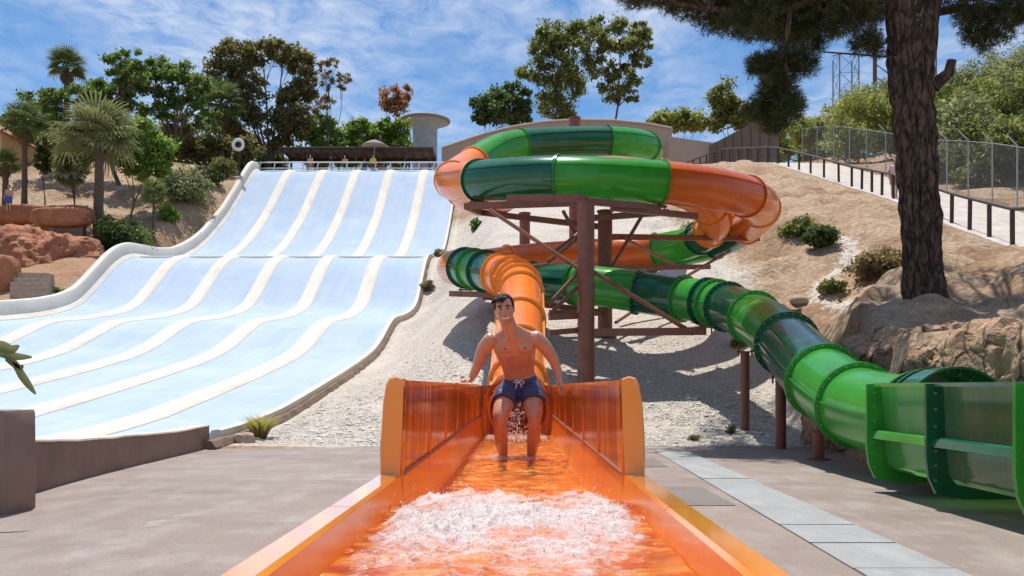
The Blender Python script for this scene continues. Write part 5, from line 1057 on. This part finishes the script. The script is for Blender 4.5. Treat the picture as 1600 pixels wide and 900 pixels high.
m = MB(); m.cyl((um.x, 77.6, ZD), (um.x, 77.6, um.z + .25), .03, n=8); m.build('pole', M['galv'], us)
M['redbox'] = mat('red_plastic', (.50, .04, .04), .5); p = at(597, 0, 77); m = MB(); m.box((p.x - .35, 76.9, ZD + .1), (p.x + .25, 77.4, ZD + .75)); m.box((p.x - .38, 76.87, ZD + .751), (p.x + .28, 77.43, ZD + .82)); tag(m.build('storage_box', M['redbox']), 'red plastic box beside the yellow-shirted person at the slide top', 'box')
# mushroom tower
p = at(664, 0, 95); mt = thing('mushroom_tower', (p.x, 95, 20), 'pale concrete mushroom-shaped tower behind the pergola', 'tower'); ppm = FPX / 95; z0 = at(0, 190, 95).z
M['pale'] = mat('pale_blue_grey_concrete', (.36, .42, .48), .8, .2, 1.5, .1, 12); M['rimd'] = mat('stained_concrete_rim', (.30, .28, .24), .9, .4, 3)
def lathe(name, prof, mm_, par, n=40): m = MB(); m.loft([[(p.x + math.cos(2*math.pi*k/n) * r, 95 + math.sin(2*math.pi*k/n) * r, z) for k in range(n)] for r, z in prof], True); return m.build(name, mm_, par, True)
lathe('stem', [(1.32, 19), (1.30, z0 - 1.2), (1.34, z0 - .75), (1.62, z0 - .42), (2.4, z0 - .16)], M['pale'], mt); lathe('rim_disc', [(2.4, z0 - .159), (2.66, z0 - .05), (2.68, z0 + .10), (2.5, z0 + .2), (1.2, z0 + .24)], M['rimd'], mt)
# tan arched wall of the hall behind the coil
M['tan'] = mat('tan_render', (.44, .34, .27), .9, .15, .8, .15, 6)
bl = thing('tan_hall', (4, 84, 19), 'low tan rendered hall with shallow arched top behind the coiled slides', 'building')
arc = [(690, 232), (720, 222), (760, 209), (800, 199), (850, 191), (900, 188), (960, 189), (1010, 194), (1050, 201)]
A1 = [at(x, y, 84) for x, y in arc]; v = [(q.x, 84, 17.5) for q in A1] + [(q.x, 84, q.z) for q in A1] + [(q.x, 92, 17.5) for q in A1] + [(q.x, 92, q.z) for q in A1]; n = len(A1); f = []
for i in range(n - 1): f += [(i, i+1, n+i+1, n+i), (2*n+i+1, 2*n+i, 3*n+i, 3*n+i+1), (n+i, n+i+1, 3*n+i+1, 3*n+i)]
f += [(0, n, 3*n, 2*n), (n-1, 2*n+n-1, 3*n+n-1, 2*n-1)]
m = MB(); m.add(v, f); m.build('wall', M['tan'], bl)
m = MB(); m.tube([(q.x, 83.9, q.z + .06) for q in A1], .09, 8); m.build('coping', M['curbtop'], bl, True)
a, b_ = at(1046, 206, 82), at(1125, 196, 86); w2 = thing('tan_wall', (a.x, 82, 18), 'short tan rendered wall between the coil end and the reed screen', 'wall')
m = MB(); m.obox((a.x, 82, 20.5), (b_.x, 86, 20.9), .3, 6.6); m.build('panel', M['tan'], w2); m = MB(); m.obox((a.x, 82, 23.86), (b_.x, 86, 24.26), .4, .1); m.build('coping', M['curbtop'], w2)
# life ring on a post
p = at(372, 226, 72); lr = thing('life_ring', (p.x, 72, T(p.x, 72)), 'white life ring on a dark post left of the slide top', 'life ring')
m = MB(); m.tube([(p.x + math.cos(2*math.pi*k/24) * .40, 72, p.z + math.sin(2*math.pi*k/24) * .40) for k in range(25)], .13, 8); m.build('ring', M['white'], lr, True)
m = MB(); m.cyl((p.x + .05, 72.2, T(p.x, 72) - .2), (p.x + .05, 72.2, p.z + .1), .07, n=8); m.build('post', M['wood'], lr, True)
# pylons on the skyline
M['pyl'] = mat('weathered_pylon_steel', (.13, .16, .18), .6, .2, 4)
def pylon(x, w_, ytop, ybot, Y, label, nb=4, arm=0):
    p = FPX / Y; a = px(x - w_ / 2, ybot, p); b = px(x + w_ / 2, ytop, p); W = b.x - a.x; t = thing('lattice_pylon', (a.x + W / 2, Y, a.z), label, 'pylon', 'pylons on the skyline'); q = []
    for i, j in ((0, 0), (1, 0), (1, 1), (0, 1)):
        f = Vector((a.x + W * i, Y + W * j, a.z - 6)); g = Vector((a.x + W * i, Y + W * j, b.z)); q.append((f, g)); m = MB(); m.obox(f, g, .15, .15, (0, 1, 0)); m.build('leg', M['pyl'], t)
    for k in range(nb):
        for s in (0, 1, 3):
            f0, g0 = q[s]; f1, g1 = q[(s + 1) % 4]; u0 = .35 + .65 * k / nb; u1 = .35 + .65 * (k + 1) / nb; m = MB(); m.obox(f0.lerp(g0, u0), f1.lerp(g1, u1), .06, .06); m.obox(f1.lerp(g1, u0), f0.lerp(g0, u1), .06, .06); m.obox(f0.lerp(g0, u1), f1.lerp(g1, u1), .06, .06); m.build('bracing', M['pyl'], t)
    if arm: m = MB(); m.obox((a.x - arm, Y, b.z - .4), (a.x, Y, b.z), .12, .12); m.obox((b.x, Y, b.z), (b.x + arm * .6, Y, b.z + .6), .1, .1); m.build('arm', M['pyl'], t)
pylon(1327, 30, 84, 158, 140, 'blue-grey lattice pylon on the skyline left of the pine trunk', 3, 1.2); pylon(1458, 10, 66, 135, 130, 'slim lattice mast just right of the pine trunk', 6)
p = at(1367, 0, 125); mp_ = thing('timber_mast', (p.x, 125, 30), 'brown pole with bracing between pylon and pine trunk', 'mast'); m = MB(); m.cyl((p.x, 125, 30), (p.x, 125, at(0, 90, 125).z), .28, n=10); m.build('pole', M['trunk'], mp_, True)
for (y0, y1) in ((100, 118), (120, 138), (140, 124)): m = MB(); m.obox(at(1368, y0, 125), at(1392, y1, 125), .12, .12); m.build('strut', M['pyl'], mp_)
# ------------------------------------------------------------------ people
def ell_ring(c, d, up, rx, ry, n=16, pw=2.0):
    d = Vector(d).normalized(); a = d.cross(Vector(up)).normalized(); b = a.cross(d).normalized(); c = Vector(c); o = []
    for k in range(n):
        t = 2 * math.pi * k / n; x, y = math.cos(t), math.sin(t); o.append(c + a * (math.copysign(abs(x) ** (2 / pw), x) * rx) + b * (math.copysign(abs(y) ** (2 / pw), y) * ry))
    return o
def remesh(m, name, vox, smooth_it=4):
    """fuses overlapping closed shapes into one continuous skin"""
    me = m.mesh(name); o = bpy.data.objects.new('tmp_' + name, me); COL.objects.link(o)
    md = o.modifiers.new('r', 'REMESH'); md.mode = 'VOXEL'; md.voxel_size = vox
    ms = o.modifiers.new('s', 'SMOOTH'); ms.iterations = smooth_it; ms.factor = .5
    dg = bpy.context.evaluated_depsgraph_get(); me2 = bpy.data.meshes.new_from_object(o.evaluated_get(dg)); bpy.data.objects.remove(o); me2.name = name; return me2
def chain(m, P, Rr, n=14, per=4):
    pts, _ = spline(P, per); k = len(pts); tab = [(i, r) for i, r in enumerate(Rr)]
    rr = [interp(tab, i / per) for i in range(k)]
    d0 = (pts[0] - pts[1]).normalized(); d1 = (pts[-1] - pts[-2]).normalized()
    pts = [pts[0] + d0 * rr[0] * .8, pts[0] + d0 * rr[0] * .5] + pts + [pts[-1] + d1 * rr[-1] * .5, pts[-1] + d1 * rr[-1] * .8]; rr = [rr[0] * .45, rr[0] * .85] + rr + [rr[-1] * .85, rr[-1] * .45]
    m.tube(pts, rr, n)
def hand(m, w, dirv_, side, palm_n, sc_=1.0, curl=.35):
    """w: wrist, dirv_: finger direction, side: towards the thumb, palm_n: where the palm faces"""
    w = Vector(w); d = Vector(dirv_).normalized(); s = Vector(side).normalized(); pn = Vector(palm_n).normalized(); L_ = .10 * sc_
    m.loft([ell_ring(w + d * (L_ * q), d, pn, rx * sc_, ry * sc_, 12, 2.4) for q, rx, ry in ((-.25, .027, .022), (0, .030, .021), (.35, .040, .019), (.75, .044, .017), (1.0, .042, .014), (1.06, .034, .010))])
    for k, (o_, ln) in enumerate(((.033, .075), (.011, .085), (-.011, .079), (-.032, .062))):
        b = w + d * (L_ * .97) + s * (o_ * sc_); d2 = (d + s * (o_ * 3) + pn * curl * .35).normalized(); d3 = (d + s * (o_ * 2) + pn * curl).normalized(); d4 = (d + pn * curl * 2.0).normalized(); l = ln * sc_
        chain(m, [b - d * .015, b + d2 * l * .45, b + d2 * l * .45 + d3 * l * .3, b + d2 * l * .45 + d3 * l * .3 + d4 * l * .25], [.0095 * sc_, .009 * sc_, .008 * sc_, .007 * sc_], 8, 2)
    b = w + d * (L_ * .25) + s * (.030 * sc_); d2 = (d * .75 + s * .75 + pn * .2).normalized(); d3 = (d + s * .35 + pn * .2).normalized(); chain(m, [b - d2 * .02, b + d2 * .04 * sc_, b + d2 * .04 * sc_ + d3 * .032 * sc_], [.015 * sc_, .0115 * sc_, .009 * sc_], 8, 2)

man = thing('person', (0, 8.85, .19), 'shirtless man in navy swim shorts stepping out of the orange tube, hands on the walls', 'person')
def build_man():
    m = MB()
    Hc = Vector((-.132, 8.45, 1.73))                       # head centre
    neck0, neck1 = Vector((-.06, 8.60, 1.48)), Vector((-.11, 8.50, 1.64))
    # torso: rings from pelvis to shoulders, leaning forward
    S = [((.025, 8.99, .93), 0.165, .115), ((.025, 8.985, 1.0), 0.182, .125), ((.015, 8.96, 1.08), 0.165, .112), ((.005, 8.92, 1.15), 0.154, .102), ((-.005, 8.87, 1.23), 0.165, .108), ((-.02, 8.78, 1.32), 0.189, .120), ((-.035, 8.70, 1.395), 0.209, .125), ((-.045, 8.645, 1.455), 0.204, .105), ((-.052, 8.61, 1.50), 0.149, .085), ((-.058, 8.60, 1.53), 0.083, .065)]
    sp_ = [Vector(s[0]) for s in S]; rg = []
    for i, (c, rx, ry) in enumerate(S):
        d = sp_[min(i + 1, len(sp_) - 1)] - sp_[max(i - 1, 0)]; rg.append(ell_ring(c, d, (0, 1, 0), rx, ry, 24, 2.3))
    m.loft(rg)
    # chest, shoulders, back muscles
    m.ball((-.122, 8.615, 1.385), (.092, .052, .064), 14, 8); m.ball((.050, 8.605, 1.39), (.092, .052, .064), 14, 8)
    for k in range(0):
        for s in (-1, 1): m.ball((-.008 + s * .045 - k * .004, 8.86 - .098 - k * .028 + .0, 1.13 + k * .065), (.046, .014, .036), 10, 6)
    chain(m, [(-.22, 8.64, 1.465), (-.05, 8.645, 1.52), (.13, 8.625, 1.485)], [.055, .062, .055])
    chain(m, [neck0, neck0.lerp(neck1, .5), neck1], [.082, .074, .072], 16)
    chain(m, [(-.085, 8.585, 1.575), (-.15, 8.615, 1.515), (-.235, 8.64, 1.475)], [.040, .042, .040]); chain(m, [(-.045, 8.575, 1.58), (.035, 8.605, 1.53), (.135, 8.62, 1.49)], [.040, .042, .040])
    # arms: image-left (his right) and image-right (his left)
    chain(m, [(-.265, 8.64, 1.455), (-.338, 8.69, 1.37), (-.385, 8.76, 1.25), (-.412, 8.79, 1.19), (-.445, 8.80, 1.12), (-.472, 8.79, 1.075)], [.078, .066, .055, .047, .042, .029], 16)
    chain(m, [(.165, 8.62, 1.470), (.250, 8.67, 1.40), (.320, 8.73, 1.30), (.355, 8.77, 1.24), (.388, 8.78, 1.15), (.400, 8.76, 1.085)], [.080, .068, .057, .049, .043, .030], 16)
    hand(m, (-.478, 8.785, 1.070), (-.72, -.62, -.10), (.45, -.75, 0), (0, -.1, -1), 1.0, .22)
    hand(m, (.405, 8.75, 1.080), (.10, -.35, -.93), (-.75, -.6, .1), (.75, .1, -.1), 1.0, .30)
    # legs
    chain(m, [(-.065, 8.97, 1.00), (-.115, 8.85, .90), (-.165, 8.69, .76), (-.178, 8.645, .70), (-.176, 8.67, .62), (-.165, 8.75, .48), (-.150, 8.81, .34), (-.148, 8.83, .27)], [.112, .110, .086, .069, .064, .066, .046, .043], 18)
    chain(m, [(.105, 8.97, 1.00), (.132, 8.85, .90), (.154, 8.71, .76), (.158, 8.67, .69), (.157, 8.69, .61), (.146, 8.77, .47), (.128, 8.82, .34), (.126, 8.84, .27)], [.112, .110, .086, .069, .064, .066, .046, .043], 18)
    for x in (-.152, .130):
        chain(m, [(x, 8.86, .235), (x - .004, 8.76, .232), (x - .01, 8.64, .215)], [.042, .040, .030], 12)
        for k in range(5): chain(m, [(x - .036 + k * .017, 8.645, .212), (x - .038 + k * .018, 8.60, .208)], [.014 - .001 * k, .011 - .001 * k], 8, 2)
    # head: skull, jaw, nose, brow, ears; it faces the camera, tilted a little
    tilt = Matrix.Rotation(R(-7), 3, 'Y') @ Matrix.Rotation(R(6), 3, 'X')
    def hp(x, y, z): return Hc + tilt @ Vector((x * 1.13, y * 1.05, z * 1.03))
    rows = [(-.128, .026, .026, -.062), (-.118, .042, .045, -.050), (-.100, .055, .062, -.036), (-.075, .064, .075, -.022), (-.045, .070, .085, -.010), (-.010, .071, .092, 0), (.025, .0745, .097, .004), (.060, .075, .098, .006), (.090, .069, .090, .010), (.115, .052, .070, .014), (.130, .028, .040, .016)]
    m.loft([[hp(math.cos(2*math.pi*k/28) * rx, yo + math.sin(2*math.pi*k/28) * ry, z) for k in range(28)] for z, rx, ry, yo in rows])
    chain(m, [hp(0, -.088, .018), hp(0, -.102, -.010), hp(0, -.114, -.034)], [.010, .012, .016], 10); m.ball(hp(-.014, -.100, -.036), (.010, .012, .009), 8, 6); m.ball(hp(.014, -.100, -.036), (.010, .012, .009), 8, 6)
    chain(m, [hp(-.050, -.076, .034), hp(-.02, -.090, .036), hp(.02, -.090, .036), hp(.050, -.076, .034)], [.010, .012, .012, .010], 8)
    for s in (-1, 1): m.ball(hp(s * .040, -.068, -.030), (.024, .022, .024), 10, 8); m.ball(hp(s * .078, .008, -.005), (.012, .024, .034), 10, 8)
    m.ball(hp(0, -.082, -.108), (.024, .020, .018), 10, 8)
    chain(m, [hp(-.03, -.082, -.066), hp(0, -.090, -.063), hp(.03, -.082, -.066)], [.006, .007, .006], 8); chain(m, [hp(-.028, -.080, -.088), hp(0, -.088, -.092), hp(.028, -.080, -.088)], [.006, .0075, .006], 8)
    me = remesh(m, 'body', .0062, 5)
    n = len(me.vertices); co = np.zeros(n * 3, np.float32); me.vertices.foreach_get('co', co); co = co.reshape(-1, 3)
    col = np.tile(np.array([.62, .30, .175]), (n, 1))
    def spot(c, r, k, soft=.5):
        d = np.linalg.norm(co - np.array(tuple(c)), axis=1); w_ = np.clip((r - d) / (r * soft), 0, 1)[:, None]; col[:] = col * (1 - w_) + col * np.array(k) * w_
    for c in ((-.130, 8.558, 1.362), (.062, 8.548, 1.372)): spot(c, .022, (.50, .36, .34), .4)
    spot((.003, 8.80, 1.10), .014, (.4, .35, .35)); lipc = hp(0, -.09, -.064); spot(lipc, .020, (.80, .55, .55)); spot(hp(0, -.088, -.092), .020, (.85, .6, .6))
    for s in (-1, 1): spot(hp(s * .04, -.08, -.035), .035, (1.0, .78, .75), .9); spot(hp(s * .032, -.085, .016), .028, (.42, .36, .36), .8)  # cheek flush, and eye-socket shade painted into the skin colour
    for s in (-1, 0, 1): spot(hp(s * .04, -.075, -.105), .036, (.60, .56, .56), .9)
    ca = me.color_attributes.new('Col', 'FLOAT_COLOR', 'POINT'); ca.data.foreach_set('color', np.concatenate([col, np.ones((n, 1))], 1).astype(np.float32).ravel())
    off = wloc(man); me.transform(Matrix.Translation(-off)); body = link('body', me, man, M['skin'], True)
    # face details
    ey = mat('eye_white', (.75, .72, .70), .2); dk = mat('dark_iris', (.02, .012, .01), .15); br = mat('eyebrow', (.03, .018, .012), .8); mo = mat('mouth_inside', (.10, .02, .02), .5); te = mat('teeth', (.80, .78, .72), .25)
    for s in (-1, 1):
        m = MB(); m.ball(hp(s * .032, -.083, .013), (.0145, .010, .0075), 10, 8); e = m.build('eye', ey, man, True)
        m = MB(); m.ball(hp(s * .032, -.0905, .013), (.0085, .004, .0075), 8, 6); m.build('iris', dk, e, True)
        m = MB(); m.tube([hp(s * .014, -.098, .034), hp(s * .032, -.099, .040), hp(s * .054, -.083, .033)], [.0065, .008, .005], 6); m.build('eyebrow', br, man, True)
    m = MB(); m.loft([[hp(x, y - .001, z) for x, y, z in ((-.036, -.080, -.064), (-.018, -.092, -.068), (0, -.096, -.070), (.018, -.092, -.068), (.036, -.080, -.064), (.024, -.087, -.085), (0, -.095, -.092), (-.024, -.087, -.085))], [hp(x, y + .02, z) for x, y, z in ((-.036, -.080, -.064), (-.018, -.092, -.068), (0, -.096, -.070), (.018, -.092, -.068), (.036, -.080, -.064), (.024, -.087, -.085), (0, -.095, -.092), (-.024, -.087, -.085))]]); mt_ = m.build('mouth', mo, man)
    m = MB(); m.tube([hp(-.028, -.087, -.071), hp(0, -.0985, -.077), hp(.028, -.087, -.071)], .0070, 6); m.build('teeth', te, mt_, True)
    # hair: short sides, longer swept top
    m = MB(); rg = []
    for i in range(12):
        f = i / 11; el = R(2 + 84 * f); ring = []
        for k in range(32):
            th = 2 * math.pi * k / 32; fr = max(0, -math.sin(th)); base_el = R(-14) if fr < .25 else R(-14 + 70 * sm(.25, .75, fr)); e2 = base_el + (R(89) - base_el) * f; nz_ = 1 + .05 * noise.noise(Vector((math.cos(th) * 6, math.sin(th) * 6, i * .7)))
            r = 1.17 * nz_ + .16 * f * (1 - f) * 2; ring.append(hp(math.cos(th) * math.cos(e2) * .0735 * r, .008 + math.sin(th) * math.cos(e2) * .094 * r, .034 + math.sin(e2) * .098 * r))
        rg.append(ring)
    m.loft(rg); ho = m.build('hair', M['hair'], man, True)
    m = MB()
    for k in range(60):
        a = random.uniform(-.062, .045); z0 = .118 - abs(a) * .25; l = random.uniform(.035, .065); sw = -.03 - .02 * random.random()
        P = [hp(a, -.045, z0), hp(a + sw * .4, -.085, z0 + .006), hp(a + sw, -.098 - .006 * random.random(), z0 - l * .7)]; m.tube(spline(P, 3)[0], [.006, .0062, .006, .0055, .005, .004, .002], 5)
    m.build('fringe', M['hair'], ho, True)
    # swim shorts
    M['navy'] = mat('navy_swim_fabric', (.06, .075, .165), .5, .45, 22, .3, 40); M['cord'] = mat('white_cord', (.75, .75, .72), .7)
    m = MB(); W = [((.024, 8.985, .93), .178, .140), ((.024, 8.985, 1.0), .186, .146), ((.018, 8.965, 1.07), .172, .132), ((.012, 8.945, 1.115), .160, .120)]; sp2 = [Vector(w_[0]) for w_ in W]
    m.loft([ell_ring(c, sp2[min(i + 1, 3)] - sp2[max(i - 1, 0)], (0, 1, 0), rx, ry, 28, 2.3) for i, (c, rx, ry) in enumerate(W)])
    for (A, B_, C_) in (((-.062, 8.97, 1.0), (-.106, 8.87, .925), (-.140, 8.765, .840)), ((.105, 8.97, 1.0), (.132, 8.87, .925), (.150, 8.775, .840))):
        pts, _ = spline([A, B_, C_], 6); rr = [interp([(0, .122), (6, .127), (12, .124)], i) * (1 + .025 * math.sin(i * 2.1)) for i in range(len(pts))]; m.tube(pts, rr, 24)
    me = remesh(m, 'shorts', .009, 2); n = len(me.vertices)
    for v in me.vertices:
        q = v.co; v.co += v.normal * (.006 * fbm((q.x * 14, q.y * 14, q.z * 22), 3))
    me.transform(Matrix.Translation(-off)); so = link('shorts', me, man, M['navy'], True)
    m = MB(); m.tube([(.005, 8.808, 1.062), (-.03, 8.80, 1.066), (-.052, 8.81, 1.05), (-.02, 8.80, 1.042), (.005, 8.80, 1.05), (.03, 8.80, 1.066), (.056, 8.81, 1.05), (.04, 8.80, 1.03)], .0055, 6); m.tube([(.0, 8.80, 1.055), (-.02, 8.795, 1.02), (-.026, 8.797, .985)], .0045, 6); m.tube([(.005, 8.80, 1.055), (.022, 8.795, 1.03), (.034, 8.797, .995)], .0045, 6); m.build('drawstring', M['cord'], so, True)
    m = MB(); m.tube([Vector((-.468, 8.79, 1.075)) + Vector((math.cos(a) * .0, math.cos(a) * .031, math.sin(a) * .031)) for a in [2 * math.pi * k / 14 for k in range(15)]], .005, 6); m.build('bracelet', br, man, True)
build_man()

def far_person(base, h, label, top=None, bottom=(.1, .1, .12), hairc=(.03, .02, .015), skinc=(.52, .27, .18), pose='stand', group='people at the slide top'):
    b = Vector(base); t = thing('person', b, label, 'person', group); m = MB(); s = h / 1.75
    def q(x, y, z): return b + Vector((x, y, z)) * s
    el = .30 if pose == 'akimbo' else .24
    chain(m, [q(-.09, 0, .05), q(-.10, -.02, .5), q(-.09, 0, .92)], [.045 * s, .06 * s, .088 * s]); chain(m, [q(.09, 0, .05), q(.10, -.02, .5), q(.09, 0, .92)], [.045 * s, .06 * s, .088 * s])
    for x in (-.09, .09): chain(m, [q(x, .03, .035), q(x * 1.1, -.14, .03)], [.04 * s, .03 * s])
    m.loft([ell_ring(q(0, 0, z), (0, 0, 1), (0, 1, 0), rx * s, ry * s, 16, 2.3) for z, rx, ry in ((.86, .14, .10), (.95, .165, .115), (1.08, .14, .10), (1.25, .17, .115), (1.38, .19, .11), (1.45, .12, .08))])
    for sg in (-1, 1): chain(m, [q(sg * .18, 0, 1.40), q(sg * el, .02, 1.14), q(sg * (.16 if pose == 'akimbo' else .27), -.08, .98 if pose == 'akimbo' else .90)], [.055 * s, .042 * s, .032 * s]); m.ball(q(sg * (.15 if pose == 'akimbo' else .275), -.10, .95 if pose == 'akimbo' else .83), (.035 * s, .03 * s, .06 * s), 8, 6)
    chain(m, [q(0, 0, 1.42), q(0, -.01, 1.54)], [.06 * s, .055 * s]); m.ball(q(0, -.015, 1.63), (.078 * s, .098 * s, .12 * s), 12, 10); m.ball(q(0, -.115, 1.615), (.014 * s, .02 * s, .022 * s), 6, 5)
    me = remesh(m, 'body', .026 * s, 2); n = len(me.vertices); ca = me.color_attributes.new('Col', 'FLOAT_COLOR', 'POINT'); ca.data.foreach_set('color', np.tile(np.array([*skinc, 1], np.float32), n)); me.transform(Matrix.Translation(-b)); link('body', me, t, M['skin'], True)
    m = MB(); m.ball(q(0, .012, 1.665), (.088 * s, .100 * s, .105 * s), 12, 8); m.build('hair', mat('hair', hairc, .6), t, True)
    m = MB(); m.loft([ell_ring(q(0, 0, z), (0, 0, 1), (0, 1, 0), rx * s, ry * s, 16, 2.4) for z, rx, ry in ((.84, .175, .13), (.95, .185, .135), (1.04, .165, .12))])
    for sg in (-1, 1): m.loft([ell_ring(q(sg * .095, -.008, z), (0, 0, 1), (0, 1, 0), .108 * s, .11 * s, 14) for z in (.60, .75, .90)])
    m.build('shorts', mat('shorts_fabric', bottom, .8, .2, 9), t, True)
    if top:
        m = MB(); m.loft([ell_ring(q(0, 0, z), (0, 0, 1), (0, 1, 0), rx * s, ry * s, 16, 2.4) for z, rx, ry in ((.98, .185, .135), (1.1, .165, .125), (1.25, .19, .135), (1.39, .205, .13), (1.46, .12, .09))])
        for sg in (-1, 1): m.loft([ell_ring(q(sg * x, y, z), (sg * .2, 0, -.8), (0, 1, 0), .07 * s, .07 * s, 12) for x, y, z in ((.17, 0, 1.42), (.205, .005, 1.31), (.23, .01, 1.20))])
        m.build('shirt', mat('shirt_fabric', top, .8, .15, 9), t, True)
    return t
def top_p(x): return (at(x, 0, 77.2).x, 77.2, ZD + .1)
far_person(top_p(485), 1.74, 'bare-chested person in pinkish shorts, leftmost at the slide top railing', None, (.45, .20, .20))
far_person(top_p(539), 1.70, 'person with hands on hips in dark swimwear at the slide top railing', None, (.03, .03, .04), pose='akimbo')
far_person((at(570, 0, 77.8).x, 77.8, ZD + .1), 1.6, 'person in dark clothes just left of the yellow-shirted one', (.05, .05, .06), (.06, .06, .07))
far_person(top_p(583), 1.78, 'lifeguard in yellow shirt and red shorts at the slide top', (.75, .72, .05), (.50, .06, .04))
p = at(14, 332, 55); far_person((p.x, 55, p.z), 1.7, 'bare-backed person in blue shorts at the far left by the red wall', None, (.04, .13, .42), group='people on the slopes')
p = at(1399, 0, 39.5); far_person((p.x - .05, 39.5, interp(PATH, 39.5) + .06), 1.72, 'person in a pale top on the walkway, half hidden by the pine trunk', (.75, .55, .52), (.55, .25, .2), group='people on the slopes')
